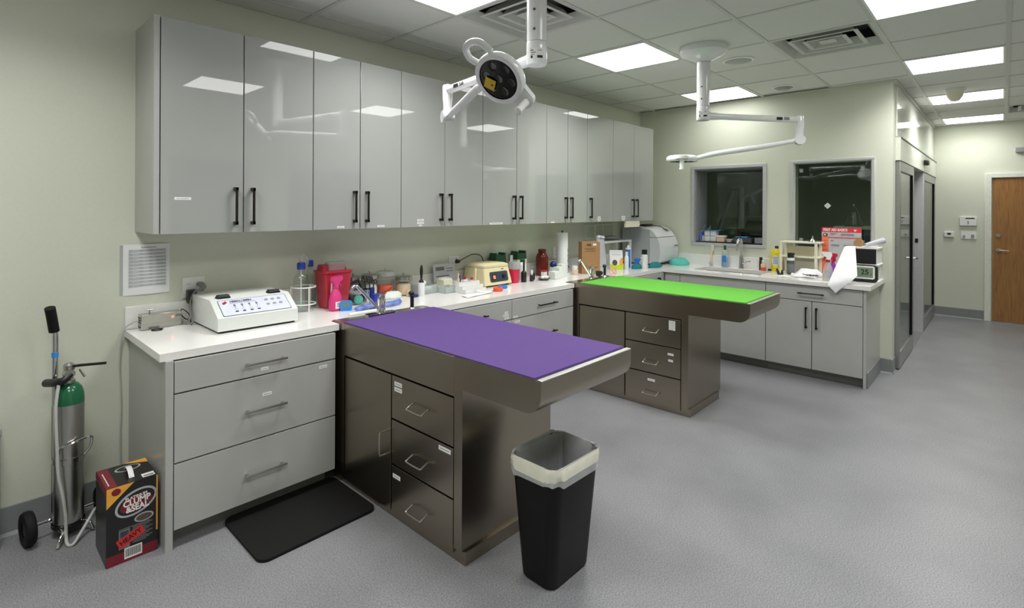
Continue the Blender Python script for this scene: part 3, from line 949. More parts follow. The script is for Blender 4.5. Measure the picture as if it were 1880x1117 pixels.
def mat_thing(x0, x1, y0, y1, lab, m):
    mb = MB(((x0 + x1) / 2, (y0 + y1) / 2, .887))
    n = 14
    pts = rrect(x0, x1, y0, y1, .006, 2)
    mb.prism(pts, .8862, .8925)
    S('table_mat', lab, 'table mat', mb, m)
mat_thing(TX1 + .004, TX1 + .648, -2.055, -.69, 'purple foam mat covering the near steel table', 'purple')
mat_thing(TX2 + .004, TX2 + .653, -2.058, -.71, 'lime-green foam mat covering the far steel table', 'green')

def table_tap(x, y, lab, hose_lab, hx, hy, tint):
    t = T('faucet', lab, 'faucet', (x, y, .886))
    z = .886
    MB(t).prism(rrect(x - .105, x + .1, y - .025, y + .025, .02), z, z + .014).build('deck_plate', 'chrome', t)
    MB(t).lathe([(.03, .012), (.027, .02), (.024, .05), (.026, .09), (.022, .105), (0, .11)], (x, y, z), 22).build('body', 'chrome', t)
    MB(t).tube(smooth([(x - .01, y, z + .03), (x - .06, y, z + .08), (x - .15, y, z + .172), (x - .175, y, z + .188), (x - .195, y, z + .182), (x - .2, y, z + .16)], 5), .009, 12).build('spout', 'chrome', t)
    MB(t).tube([(x, y, z + .105), (x + .004, y - .004, z + .12)], .02, 14).build('lever', 'chrome', t)
    t = T('spray_hose_head', hose_lab, 'sprayer', (hx, hy, z))
    MB(t).lathe([(.022, 0), (.02, .012), (.014, .02)], (hx, hy, z), 18).build('collar', 'chrome', t)
    MB(t).tube(smooth([(hx, hy, z + .018), (hx, hy, z + .07), (hx - .002, hy, z + .09)], 5), .012, 12).build('grip', 'black', t)
    MB(t).sph((hx - .006, hy, z + .105), .018).build('nozzle', 'black', t)
table_tap(1.81, -.642, 'chrome lever tap on the back of the purple-mat table', 'black hand sprayer standing behind the purple mat', 2.03, -.655, None)
table_tap(4.04, -.655, 'chrome lever tap on the back of the green-mat table', 'black hand sprayer standing behind the green mat', 4.26, -.655, None)

# ================================================================== SURGICAL LAMPS
def surgical_lamp(lab, px, py, elbow, hc, n, ear_d, loop_d, att_d, tagged):
    """px,py pole; elbow xy; hc head centre; n the way the light shines; ear/loop/att directions around the head"""
    t = T('surgical_lamp', lab, 'surgical lamp', (px, py, H), group='ceiling-hung surgical lamps')
    MB(t).lathe([(.0, 0), (.165, 0), (.17, -.012), (.168, -.045), (.15, -.062), (.1, -.085), (.066, -.1), (.05, -.112)], (px, py, H), 48).build('ceiling_canopy', 'enamel', t)
    mb = MB(t)
    mb.cyl((px, py, H - .1), (px, py, 2.3), .046, None, 32)
    mb.build('pole', 'enamel', t)
    pl = MB(t).lathe([(.0465, 2.298 - H), (.0475, 2.295 - H), (.0475, 2.2 - H), (.044, 2.193 - H), (0, 2.193 - H)], (px, py, H), 32).build('swivel_collar', 'enamel', t)
    cdir = (CAM - Vector((px, py, CAM.z))); cdir.z = 0; cdir.normalize()
    sx = Vector((-cdir.y, cdir.x, 0))
    e3 = Vector((elbow[0], elbow[1], 2.222))
    a0 = Vector((px, py, 2.228))
    ad = (e3 - a0).normalized()
    # rating label bent round the collar, and cap screws
    mb = MB(t)
    base_a = math.atan2(cdir.y, cdir.x)
    g = [[(px + .048 * math.cos(base_a + q), py + .048 * math.sin(base_a + q), z) for q in (-.75, -.5, -.25, 0, .25, .5, .75)] for z in (2.212, 2.262)]
    mb.sheet(g, .0006)
    mb.mi = 1
    for (q0, q1, z0, z1) in ((-.65, -.3, 2.25, 2.254), (-.6, -.1, 2.24, 2.243), (-.6, -.2, 2.232, 2.234), (.05, .6, 2.216, 2.228), (-.6, -.4, 2.216, 2.228), (.1, .5, 2.25, 2.252)):
        mb.sheet([[(px + .0486 * math.cos(base_a + q0 + (q1 - q0) * k / 3), py + .0486 * math.sin(base_a + q0 + (q1 - q0) * k / 3), z) for k in range(4)] for z in (z0, z1)], .0004)
    mb.mi = 2
    mb.sheet([[(px + .0486 * math.cos(base_a - .62 + q), py + .0486 * math.sin(base_a - .62 + q), z) for q in (0, .1)] for z in (2.257, 2.263)], .0004)
    mb.build('rating_label', ['sticker', 'ink', 'tag_yellow'], pl)
    mb = MB(t)
    for z in (2.35, 2.44):
        q = base_a - .25
        mb.cyl((px + .044 * math.cos(q), py + .044 * math.sin(q), z), (px + .0475 * math.cos(q), py + .0475 * math.sin(q), z), .006, None, 12)
    mb.build('screw', 'dark_grey', t)
    # arms
    ua = MB(t).cyl(a0 + ad * .035, a0 + ad * .12, .03, .026, 20).cyl(a0 + ad * .1, e3 - ad * .02, .024, None, 20).build('upper_arm', 'enamel', t)
    side = Vector((ad.y, -ad.x, 0))
    if side.dot(cdir) < 0: side = -side
    xa = Vector((0, 0, 1)).cross(side)
    tp = e3 - ad * .16 + side * .0242
    mb = MB(t)
    q = [tp - xa * .055 + Vector((0, 0, -.011)), tp - xa * .005 + Vector((0, 0, -.011)), tp - xa * .005 + Vector((0, 0, .011)), tp - xa * .055 + Vector((0, 0, .011))]
    mb.raw(q + [p + side * .0008 for p in q], [(0, 1, 2, 3), (4, 5, 6, 7), (0, 1, 5, 4), (1, 2, 6, 5), (2, 3, 7, 6), (3, 0, 4, 7)])
    mb.build('name_plate', 'ink', ua)
    text('lettering', '550', .03, (tp + xa * .03 + side * .0006, xa, (0, 0, 1)), 'ink', ua, t, bold=.0008)
    zb = 2.065
    hc = Vector(hc); n = Vector(n).normalized()
    ed = Vector((hc.x - e3.x, hc.y - e3.y, 0)).normalized()
    cs = Vector((ed.y, -ed.x, 0))
    mb = MB(t)
    mb.lathe([(0, .03), (.026, .03), (.03, .022), (.03, -.05), (.026, -.09), (.026, zb - 2.222)], e3, 20)
    mb.build('elbow', 'enamel', t)
    jc = Vector((e3.x, e3.y, zb))
    mb = MB(t)
    mb.cyl(jc - cs * .034, jc + cs * .034, .036, None, 24)
    mb.build('arm_joint', 'enamel', t)
    # a frame round the head axis
    def perp(d): d = Vector(d); d = d - n * d.dot(n); return d.normalized()
    att = perp(att_d); ear = perp(ear_d); loop = perp(loop_d)
    ap = hc + att * .118 - n * .005
    mid = jc.lerp(ap, .8)
    pts = smooth([jc, jc.lerp(ap, .4), mid + Vector((0, 0, .008)), ap], 6)
    MB(t).tube(pts, [.018] * 4 + [.021] * (len(pts) - 8) + [.018] * 4, 14).build('lower_arm', 'enamel', t)
    R = .124
    hd = MB(t).lathe([(0, -.028), (.06, -.028), (.105, -.022), (R - .004, -.012), (R, 0), (R, .018), (R - .006, .026), (R - .02, .028), (R - .027, .026)], hc, 48, n).build('head', 'enamel', t)
    MB(t).lathe([(R - .027, .026), (R - .03, .021), (0, .02)], hc, 40, n).build('front_glass', 'lens', hd)
    e1 = att; e2 = n.cross(e1)
    spots = [hc] + [hc + (e1 * math.cos(a) + e2 * math.sin(a)) * .062 for a in [k * math.pi / 3 + .4 for k in range(6)]]
    for sp in spots:
        MB(t).lathe([(.024, .0205), (.022, .0225), (.016, .0215), (0, .0235)], sp, 20, n).build('led_lens', 'lens_glass', hd)
    # ear with the sterile handle
    mb = MB(t)
    ec = hc + ear * (R + .035)
    wv = n.cross(ear)
    prof = []
    for k in range(13):
        a = -math.pi / 2 + math.pi * k / 12
        prof.append(ec + ear * (.03 * math.cos(a)) + wv * (.042 * math.sin(a)))
    for k in (1, .5, 0):
        pass
    prof = [hc + ear * (R * .86) - wv * .055] + prof + [hc + ear * (R * .86) + wv * .055]
    mb.loft([[p - n * .012 for p in prof], [p + n * .012 for p in prof]])
    mb.build('yoke', 'enamel', t)
    MB(t).lathe([(.02, .01), (.017, .03), (.0165, .085), (.019, .092), (.019, .1), (.012, .104), (0, .104)], ec, 20, n).build('sterile_handle', 'white', t)
    # grip loop
    lw = n.cross(loop)
    pts = smooth([hc + loop * (R - .01) + lw * .012, hc + loop * (R + .045) + lw * .02, hc + loop * (R + .08) - lw * .01, hc + loop * (R + .07) - lw * .055, hc + loop * (R + .03) - lw * .085, hc + loop * (R - .03) - lw * .082], 6)
    MB(t).tube(pts, .0155, 12).build('grip_loop', 'enamel', t)
    if tagged:
        s1 = perp((n.y, -n.x, 0)); s2 = n.cross(s1)
        if s2.z < 0: s2 = -s2
        d1 = (s1 * .8 + s2 * .6).normalized(); d2 = n.cross(d1)
        c = hc + n * .0285 + att * .05
        mb = MB(t)
        a = .027
        q = [c - d1 * a - d2 * a, c + d1 * a - d2 * a, c + d1 * a + d2 * a, c - d1 * a + d2 * a]
        mb.raw(q + [p + n * .001 for p in q], [(0, 1, 2, 3), (4, 5, 6, 7), (0, 1, 5, 4), (1, 2, 6, 5), (2, 3, 7, 6), (3, 0, 4, 7)])
        mb.mi = 1
        mb.cyl(c + d1 * -.012 + n * .0009, c + d1 * -.012 + n * .0014, .006, None, 10)
        mb.build('hanging_tag', ['tag_yellow', 'brown'], hd)
    return t
Rv = rt0
dl = Vector((0, 0, -1))
surgical_lamp('near surgical lamp with its black round light face turned to the camera', 1.908, -1.75, (2.056, -.953), (1.735, -1.684, 2.117),
              (-.86, -.09, -.66), Rv * .75 + dl * .66, Rv * -.7 - dl * .5, Rv * -.75 + dl * .5, True)
surgical_lamp('far surgical lamp with its arm folded out towards the dark windows', 3.955, -1.69, (4.597, -2.178), (4.24, -1.40, 1.945),
              (.0, .02, -1), (-.91, -.41, 0), (.91, .41, 0), (.42, -.9, 0), False)

# ================================================================== FLOOR LEVEL: cylinder, carton, mat, bin
mb = MB((1.22, -.83, 0))
mb.prism(rrect(.93, 1.516, -1.05, -.605, .045), .0005, .014)
S('floor_mat', 'black rubber anti-fatigue mat on the floor before the left drawers', 'floor mat', mb, 'rubber')

# oxygen cylinder in its two-wheeled cart
cx, cy = .397, -.185
t = T('oxygen_cylinder', 'aluminium gas cylinder with a green shoulder in a wheeled cart', 'gas cylinder', (cx, cy, 0))
MB(t).lathe([(0, .055), (.045, .055), (.055, .062), (.0585, .075), (.0585, .66)], (cx, cy, 0), 40).build('cylinder_body', 'tank', t)
MB(t).lathe([(.0588, .66), (.059, .675), (.057, .705), (.049, .735), (.035, .755), (.024, .762)], (cx, cy, 0), 40).build('shoulder', 'tank_green', t)
vb = MB(t).lathe([(.024, .755), (.024, .775), (.017, .78), (.017, .82), (.022, .826), (.022, .85), (.012, .86), (0, .86)], (cx, cy, 0), 20).build('valve', 'nickel', t)
MB(t).tube([(cx, cy, .84), (cx + .05 * Rv.x, cy + .05 * Rv.y, .848), (cx + .17 * Rv.x, cy + .17 * Rv.y, .86)], .007, 8).build('valve_lever', 'black', vb)
MB(t).cyl((cx - Rv.x * .01, cy - Rv.y * .01 - .02, .815), (cx - Rv.x * .01 + .004, cy - Rv.y * .01 - .05, .813), .022, None, 20).build('gauge', 'nickel', vb)
MB(t).tube(smooth([(cx - .0 * Rv.x, cy - .03, .81), (cx - Rv.x * .05, cy - .04, .782), (cx - Rv.x * .11, cy + .05, .764)], 5), [.016] * 5 + [.02] * 6, 12).build('regulator', 'black', vb)
MB(t).tube([(cx + Rv.x * .05, cy + Rv.y * .05, .83), (cx + Rv.x * .075, cy + Rv.y * .07, .79)], .006, 8).build('key', 'nickel', vb)
t2 = MB(t)
up_ = [(cx - .045, cy + .065, .1), (cx - .045, cy + .065, .7), (cx - .045, cy + .055, .99), (cx - .05, cy + .045, 1.03)]
t2.tube(smooth(up_, 4), .0125, 12)
fr = t2.build('cart_upright', 'chrome', t)
MB(t).tube([(cx - .05, cy + .046, 1.02), (cx - .062, cy + .025, 1.1), (cx - .07, cy + .008, 1.145)], .021, 14).build('handle_grip', 'rubber', fr)
MB(t).cyl((cx - .045, cy + .059, .885), (cx - .045, cy + .058, .91), .0135, None, 14).build('label_band', 'sky', fr)
mb = MB(t)
mb.lathe([(.0595, .37), (.062, .37), (.062, .395), (.0595, .395)], (cx, cy, 0), 40)
mb.build('strap', 'nickel', t)
mb = MB(t)
p = lambda a, r, z: (cx + r * math.cos(math.radians(a)), cy + r * math.sin(math.radians(a)), z)
mb.tube(smooth([p(215, .062, .4), p(230, .066, .455), p(270, .072, .475), p(310, .078, .485), p(325, .095, .48), p(330, .086, .43), p(325, .063, .395)], 4), .006, 8)
mb.build('carry_bail', 'chrome', t)
mb = MB(t)
mb.tube([(cx - .13, cy + .015, .075), (cx + .13, cy + .06, .075)], .007, 8)
mb.build('axle', 'chrome', t)
mb = MB(t)
mb.lathe([(0, .042), (.06, .042), (.064, .05), (.064, .062), (.061, .062), (.0595, .053), (0, .053)], (cx, cy, 0), 32)
mb.build('cart_cup', 'black', t)
for (wx, wy) in ((cx - .142, cy + .012), (cx + .14, cy + .057)):
    ax = Vector((.28, .045, 0)).normalized()
    mb = MB(t)
    c = Vector((wx, wy, .0755))
    mb.lathe([(.03, -.016), (.055, -.02), (.07, -.018), (.0755, -.008), (.0755, .008), (.07, .018), (.055, .02), (.03, .016)], c, 28, ax)
    wh = mb.build('wheel', 'rubber', t)
    MB(t).lathe([(0, -.014), (.03, -.014), (.034, 0), (.03, .014), (0, .014)], c, 20, ax).build('hub', 'black', wh)
mb = MB(t)
mb.tube(smooth([(cx - .05, cy - .0, .048), (cx - .03, cy - .075, .05), (cx - .045, cy - .105, .03), (cx - .052, cy - .115, .004)], 5), .008, 10)
mb.tube(smooth([(cx + .03, cy + .0, .048), (cx + .07, cy - .045, .045), (cx + .085, cy - .06, .012)], 5), .008, 10)
mb.build('foot', 'chrome', t)
mb = MB(t)
mb.tube(smooth([(cx - Rv.x * .06, cy - .045, .78), (cx - .055, cy - .06, .66), (cx - .05, cy - .065, .45), (cx - .045, cy - .07, .33), (cx - .03, cy - .078, .22), (cx - .02, cy - .08, .12), (cx - .02, cy - .09, .04), (cx - .018, cy - .12, .009), (cx + .0, cy - .135, .009), (cx + .03, cy - .1, .03), (cx + .07, cy - .06, .07), (cx + .09, cy - .05, .1), (cx + .105, cy - .06, .115)], 7), .007, 10)
h = mb.build('hose', 'hose', t)
MB(t).sph((cx + .107, cy - .062, .116), .009).build('hose_tip', 'yellow', h)

for o_ in t.children_recursive:
    k_ = .925 if o_.name.split('.')[0] not in ('wheel', 'hub', 'foot', 'axle', 'cart_cup') else 1
    for v in o_.data.vertices: v.co.z *= k_

# litter carton, front face towards -y
BX0, BX1, BY0, BY1, BH = .467, .657, -.612, -.392, .334
t = T('litter_carton', 'black, maroon and amber litter carton standing on the floor by the cabinet end', 'carton', ((BX0 + BX1) / 2, (BY0 + BY1) / 2, 0))
MB(t).box(BX0, BX1, BY0, BY1, 0, BH, .002).build('carton', 'boxblack', t)
mb = MB(t)
e = .0008
w, hh = BX1 - BX0, BH
mb.box(BX0 + .001, BX1 - .001, BY0 - e, BY0, .001, .045)                               # maroon foot band
mb.box(BX0 + .001, BX0 + .04, BY0 + .002, BY1 - .002, BH, BH + e)
mb.box(BX0 - e, BX0, BY0 + .002, BY1 - .002, BH - .03, BH - .001)
mb.mi = 1
mb.prism([(BX0 + .001, BH - .085), (BX0 + .001, BH - .001), (BX0 + .1, BH - .001)], BY0 - e * 1.2, BY0, 'y')   # amber corner
mb.prism([(BX1 - .09, BY1 - .001), (BX1 - .001, BY1 - .001), (BX1 - .001, BY1 - .05)], BH, BH + e, 'z')
mb.box(BX1 - .007, BX1 - .001, BY0 - e, BY0, .09, BH - .001)
mb.mi = 2
mb.prism([(BX0 + .035 + .017 * math.cos(k * .5236), BH - .022 + .015 * math.sin(k * .5236)) for k in range(12)], BY0 - e * 2, BY0, 'y')
mb.build('printed_panels', ['boxred', 'boxorange', 'boxred'], t)
def ell(cx_, cz_, a, b, n=32, tilt=0.0):
    ct, st = math.cos(tilt), math.sin(tilt)
    return [(cx_ + a * math.cos(2 * math.pi * k / n) * ct - b * math.sin(2 * math.pi * k / n) * st, cz_ + a * math.cos(2 * math.pi * k / n) * st + b * math.sin(2 * math.pi * k / n) * ct) for k in range(n)]
lc = (BX0 + .108, .244)
mb = MB(t)
mb.prism(ell(lc[0], lc[1], .08, .052, tilt=.35), BY0 - e, BY0, 'y')
mb.mi = 1; mb.prism(ell(lc[0], lc[1], .071, .043, tilt=.35), BY0 - e * 1.6, BY0, 'y')
mb.mi = 2; mb.prism(ell(lc[0], lc[1] - .004, .06, .034, tilt=.2), BY0 - e * 2, BY0, 'y')
mb.build('logo_oval', ['silver_print', 'boxblack', 'boxred'], t)
mb = MB(t); mb.prism(ell(BX0 + .137, .168, .036, .019), BY0 - e, BY0, 'y')
mb.mi = 1; mb.prism(ell(BX0 + .137, .168, .03, .0145), BY0 - e * 1.6, BY0, 'y')
mb.build('size_oval', ['silver_print', 'brown'], t)
mb = MB(t)
mb.prism(ell(lc[0], BY1 - .06, .05, .03), BH, BH + e, 'z')
mb.mi = 1; mb.prism(ell(lc[0], BY1 - .06, .042, .024), BH, BH + e * 1.6, 'z')
mb.build('top_oval', ['silver_print', 'boxblack'], t)
XA, ZA = (1, 0, 0.0), (0, 0, 1)
text('lettering', 'PLATINUM', .017, (Vector((lc[0], BY0 - e * 2, lc[1] + .024)), (1, 0, .08), (-.08, 0, 1)), 'sticker', t, t, bold=.0004)
text('lettering', 'CLUMP', .036, (Vector((lc[0] + .002, BY0 - e * 2, lc[1] + .004)), (1, 0, .06), (-.06, 0, 1)), 'sticker', t, t, squeeze=.88, bold=.0012)
text('lettering', '&SEAL', .034, (Vector((lc[0] + .004, BY0 - e * 2, lc[1] - .024)), (1, 0, .05), (-.05, 0, 1)), 'sticker', t, t, squeeze=.9, bold=.0012)
mb = MB(t)
mb.box(BX0 + .045, BX0 + .16, BY0 - e, BY0, .143, .1455)
mb.box(BX0 + .045, BX0 + .085, BY0 - e, BY0, .06, .14)
for k in range(12):
    mb.box(BX0 + .095, BX0 + .095 + .05 + .012 * ((k * 7) % 3), BY0 - e, BY0, .07 + k * .0062, .0728 + k * .0062)
mb.mi = 1; mb.box(BX0 + .05, BX0 + .08, BY0 - e * 1.6, BY0, .108, .134)
mb.build('small_print', ['print', 'panel_dark'], t)
mb = MB(t)
a = .42
c = Vector((BX0 + .088, BY0 - e * 1.8, .1))
ux, uz = Vector((math.cos(a), 0, math.sin(a))), Vector((-math.sin(a), 0, math.cos(a)))
q = [c - ux * .05 - uz * .02, c + ux * .05 - uz * .02, c + ux * .05 + uz * .02, c - ux * .05 + uz * .02]
yv = Vector((0, e, 0))
mb.raw(q + [p_ + yv for p_ in q], [(0, 1, 2, 3), (4, 5, 6, 7), (0, 1, 5, 4), (1, 2, 6, 5), (2, 3, 7, 6), (3, 0, 4, 7)])
hs = mb.build('warning_sticker', 'sticker_red', t)
text('lettering', 'HEAVY', .03, (c, ux, uz), 'ink', hs, t, squeeze=.9, bold=.0008)
mb = MB(t)
mb.box(BX0 + .065, BX0 + .13, BY0 - e * 1.2, BY0, .012, .058)
mb.mi = 1
x = BX0 + .069
for k in range(16):
    wd = (.001, .002, .0014, .0026)[(k * 5) % 4]
    mb.box(x, x + wd, BY0 - e * 2, BY0, .02, .054); x += wd + .0018
mb.build('barcode_label', ['sticker', 'ink'], t)
mb = MB(t); mb.box(BX0 + .135, BX0 + .182, BY0 + .012, BY0 + .05, BH, BH + e); mb.mi = 1; mb.box(BX0 + .14, BX0 + .178, BY0 + .02, BY0 + .028, BH, BH + e * 1.6)
mb.build('address_label', ['sticker', 'ink'], t)
hx = BX0 + .09
MB(t).sheet([[(hx + dx, y, BH + z) for dx in (0, .02)] for y, z in ((BY0 + .045, .001), (BY0 + .07, .02), (BY0 + .1, .028), (BY0 + .13, .02), (BY0 + .15, .001))], .002).build('carry_handle', 'sticker', t)
mb = MB(t)
for k in range(8): mb.box(BX0 + .012, BX0 + .016, BY0 + .03 + k * .018, BY0 + .043 + k * .018, BH, BH + e * 1.8)
mb.build('edge_print', 'sticker', t)

# grey box end at the very left
mb = MB((.02, -.1, 0))
mb.box(-.14, .1705, -.128, -.02, 0, .53, .006)
t = T('storage_box', 'edge of a pale grey box at the left border of the picture', 'box', (.02, -.08, 0))
MB(t).box(-.14, .166, -.13, -.02, 0, .5, .006).build('body', 'grey', t)
MB(t).box(-.145, .169, -.133, -.017, .5, .54, .006).build('lid', 'grey', t)

# waste bin
bx, by = 1.803, -1.95
t = T('waste_bin', 'tall black waste bin with a clear liner beside the purple table', 'waste bin', (bx, by, 0))
rings = []
HB = .5
def brect(sx, sy, z, r): return [(bx + a, by + b, z) for a, b in rrect(-sx, sx, -sy, sy, r, 6)]
outer = [brect(.125, .078, 0, .035), brect(.137, .087, .012, .045), brect(.165, .122, HB - .05, .055), brect(.168, .125, HB, .058)]
inner = [brect(.162, .119, HB, .055), brect(.132, .082, .02, .042)]
MB(t).loft(outer + inner, True, True).build('bucket', 'bin', t)
# liner: inner film, rolled rim, folded band outside
def wob(ring, a, seed, zw=0.0):
    r = random.Random(seed)
    ph = [r.uniform(0, 6.28) for _ in range(4)]
    out = []
    n = len(ring)
    for i, p in enumerate(ring):
        th = 2 * math.pi * i / n
        k = a * (math.sin(5 * th + ph[0]) + .7 * math.sin(11 * th + ph[1]) + .4 * math.sin(19 * th + ph[2]))
        v = Vector((p[0] - bx, p[1] - by, 0)).normalized()
        out.append((p[0] + v.x * k, p[1] + v.y * k, p[2] + zw * math.sin(3 * th + ph[3]) + zw * .6 * math.sin(7 * th + ph[1])))
    return out
def dense(sx, sy, z, r):
    return [(bx + a, by + b, z) for a, b in rrect(-sx, sx, -sy, sy, r, 14)]
lr = [wob(dense(.12, .07, .1, .035), .003, 3), wob(dense(.137, .092, .3, .045), .006, 5), wob(dense(.148, .106, .43, .048), .004, 6), wob(dense(.156, .113, HB - .015, .05), .002, 6), wob(dense(.163, .12, HB + .004, .054), .001, 7, .002), wob(dense(.172, .129, HB + .007, .06), .001, 8, .003)]
MB(t).loft(lr, True, False).build('liner', 'liner', t)
lb = [wob(dense(.172, .129, HB + .007, .06), .001, 8, .003), wob(dense(.1745, .1315, HB - .012, .062), .0012, 9, .002), wob(dense(.172, .129, HB - .045, .06), .002, 10, .004), wob(dense(.1695, .1265, HB - .046, .058), .001, 10, .003)]
MB(t).loft(lb, False, False).build('liner_band', 'liner_band', t)
lb = [wob(dense(.172, .129, HB - .04, .06), .002, 10, .003), wob(dense(.1715, .1285, HB - .066, .06), .003, 11, .006)]
MB(t).loft(lb, False, False).build('liner_skirt', 'liner', t)

# ================================================================== ON THE LEFT WORKTOP AND ITS WALL
t = T('wall_chart', 'printed chart in a clear punched sleeve on the wall below the first cabinet', 'paper', (.744, 0, 1.055))
MB(t).sheet([[(x, -.002 - .004 * math.sin((x - .64) * 14), z) for x in (.64, .70, .75, .80, .856)] for z in (1.056, 1.14, 1.23, 1.325)], .0008).build('sheet', 'paper', t)
mb = MB(t)
for k in range(11):
    z = 1.292 - k * .0185
    for x0, x1 in ((.668, .68), (.712, .73), (.758, .772), (.79, .834)):
        mb.box(x0, x1, -.0075, -.0068, z - .002, z + .002)
    mb.mi = 1; mb.box(.664, .838, -.0071, -.0066, z - .0075, z + .0045); mb.mi = 0
mb.box(.72, .79, -.0075, -.0068, 1.306, 1.3095)
mb.build('printed_table', ['row', 'poster_grey'], t)
MB(t).box(.626, .64, -.004, -.002, 1.06, 1.322).build('sleeve_margin', 'clearplastic', t)

def outlet(lab, x, z, w=.115, h=.115):
    t = T('wall_outlet', lab, 'outlet', (x, 0, z))
    MB(t).box(x - w / 2, x + w / 2, -.007, -.0005, z - h / 2, z + h / 2, .002).build('plate', 'white', t)
    for q in (-1, 1) if w > .1 else (0,):
        mb = MB(t)
        mb.box(x + q * w * .22 - .017, x + q * w * .22 + .017, -.009, -.007, z - .033, z + .033, .001)
        mb.mi = 1
        for zz in (.018, -.018):
            for dx in (-.006, .006): mb.box(x + q * w * .22 + dx - .001, x + q * w * .22 + dx + .001, -.0095, -.009, z + zz - .004, z + zz + .004)
        mb.build('socket', ['white', 'ink'], t)
    return t
outlet('double white wall outlet with two plugs above the power supply', .976, 1.07)
outlet('white wall outlet with a black plug behind the centrifuge', 2.965, 1.085, .115, .075)
outlet('white wall outlet partly hidden behind the paper towel roll', 4.36, 1.07, .075, .115)
t = T('power_adapter', 'black plug-in adapter in the left wall outlet', 'adapter', (.955, -.03, 1.03))
MB(t).box(.935, .98, -.055, -.0095, .985, 1.06, .005).build('body', 'black', t)
MB(t).tube(smooth([(.955, -.04, .985), (.95, -.05, .93), (.93, -.06, .9), (.9, -.06, .93), (.905, -.05, .96), (.935, -.07, .93), (.94, -.08, .886), (.91, -.112, .884)], 6), .0028, 6).build('cord', 'black', t)
t = T('power_plug', 'grey angled plug with its thick grey cord in the left outlet', 'plug', (1.0, -.03, 1.08))
MB(t).tube(smooth([(1.0, -.0095, 1.085), (1.004, -.04, 1.088), (1.01, -.06, 1.075), (1.0, -.068, 1.055)], 5), [.012] * 6 + [.016] * 6 + [.011] * 4, 12).build('plug_body', 'cord_grey', t)
MB(t).tube(smooth([(1.0, -.068, 1.055), (.97, -.055, 1.052), (.945, -.06, 1.0), (.94, -.085, .95), (.93, -.1, .91), (.905, -.115, .887), (.925, -.13, .886), (.942, -.12, .9)], 7), .0055, 8).build('cord', 'cord_grey', t)
t = T('power_supply', 'small silver metal power supply box with a lit red lamp', 'power supply', (.79, -.07, CT))
mb = MB(t); mb.box(.70, .888, -.105, -.045, CT + .003, CT + .082, .003); mb.box(.698, .89, -.107, -.043, CT + .03, CT + .033)
mb.build('case', 'nickel', t)
mb = MB(t)
for k in range(5): mb.box(.6985, .7, -.1, -.05, CT + .014 + k * .012, CT + .019 + k * .012)
mb.build('vent_slots', 'ink', t)
MB(t).sph((.845, -.106, CT + .056), .006).build('indicator_lamp', 'led', t)
MB(t).box(.86, .885, -.1065, -.105, CT + .055, CT + .068).build('mark', 'print', t)
MB(t).cyl((.745, -.075, CT + .08), (.745, -.075, CT + .1), .004, None, 8).cyl((.728, -.075, CT + .104), (.762, -.075, CT + .1), .004, None, 8).build('wing_screw', 'nickel', t)
mb = MB((.72, -.02, .45))
mb.tube(smooth([(.71, -.06, CT + .05), (.675, -.045, CT + .04), (.644, -.03, CT + .01), (.63, -.018, CT - .06), (.625, -.012, .7), (.632, -.012, .5), (.628, -.014, .33), (.63, -.02, .12)], 6), .004, 8)
S('hanging_cable', 'thin grey cord hanging down the wall left of the worktop end', 'cord', mb, 'hose')
mb = MB((.765, -.135, CT)); mb.tube([(.765 + .024 * math.cos(k * math.pi / 10), -.135 + .02 * math.sin(k * math.pi / 10), CT + .003) for k in range(20)], .003, 6, True)
S('rubber_ring', 'thin black rubber ring lying in front of the silver power supply', 'ring', mb, 'rubber')
mb = MB((.83, -.14, CT)); mb.tube(smooth([(.80, -.12, CT + .003), (.83, -.125, CT + .003), (.87, -.115, CT + .003), (.91, -.14, CT + .003), (.94, -.11, CT + .003)], 5), .0025, 6)
S('thin_wire', 'thin white wire lying on the worktop by the silver power supply', 'wire', mb, 'white')

# white analyser with a sloping panel
t = T('lab_analyzer', 'white bench device with a sloping button panel and two black latches', 'lab device', (1.163, -.26, CT))
X0, X1, ZB = .955, 1.377, CT + .012
MB(t).prism([(-.055, ZB), (-.46, ZB), (-.46, CT + .078), (-.34, CT + .158), (-.055, CT + .158)], X0, X1, 'x').build('housing', 'device', t)
MB(t).box(X0 + .012, X1 - .012, -.445, -.07, CT, ZB).build('base_foot', 'black', t)
pv = Vector((0, -.12, -.08)).normalized()
pn = Vector((0, -.08, .12)).normalized()
po = Vector((0, -.34, CT + .158)) + pn * .0008
def PP(x, s, k=0.0): q = po + pv * s + pn * k; return Vector((x, q.y, q.z))
def plate(mb, x0, x1, s0, s1, k=0.0, th=.0006, r=.008):
    pts = rrect(x0, x1, s0, s1, r, 4) if r else [(x0, s0), (x1, s0), (x1, s1), (x0, s1)]
    mb.loft([[PP(x, s, k) for x, s in pts], [PP(x, s, k + th) for x, s in pts]])
mb = MB(t); plate(mb, X0 + .03, X1 - .03, .012, .134); mb.mi = 1; plate(mb, X0 + .033, X1 - .033, .015, .131, .0007, .0004, .007)
pa = mb.build('button_panel', ['panel_dark', 'panel_blue'], t)
for k in range(6):
    x = X1 - .075 - .035 * (k % 3); s = .045 + .035 * (k // 3)
    MB(t).lathe([(.0105, 0), (.0105, .0016), (.008, .0026), (0, .0028)], PP(x, s, .001), 18, pn, (1, .8)).build('button', 'grey', pa)
mb = MB(t)
for k in range(4):
    x = X0 + .105 + .038 * k
    plate(mb, x - .005, x + .005, .052, .068, .0011, .0004, .002); plate(mb, x - .0015, x + .0015, .069, .082, .0011, .0004, 0); plate(mb, x - .01, x + .01, .09, .0915, .0011, .0004, 0)
    mb.mi = 1; plate(mb, x - .008, x + .008, .103, .111, .0011, .0008, .001); mb.mi = 0
mb.build('indicator_print', ['print', 'ink'], pa)
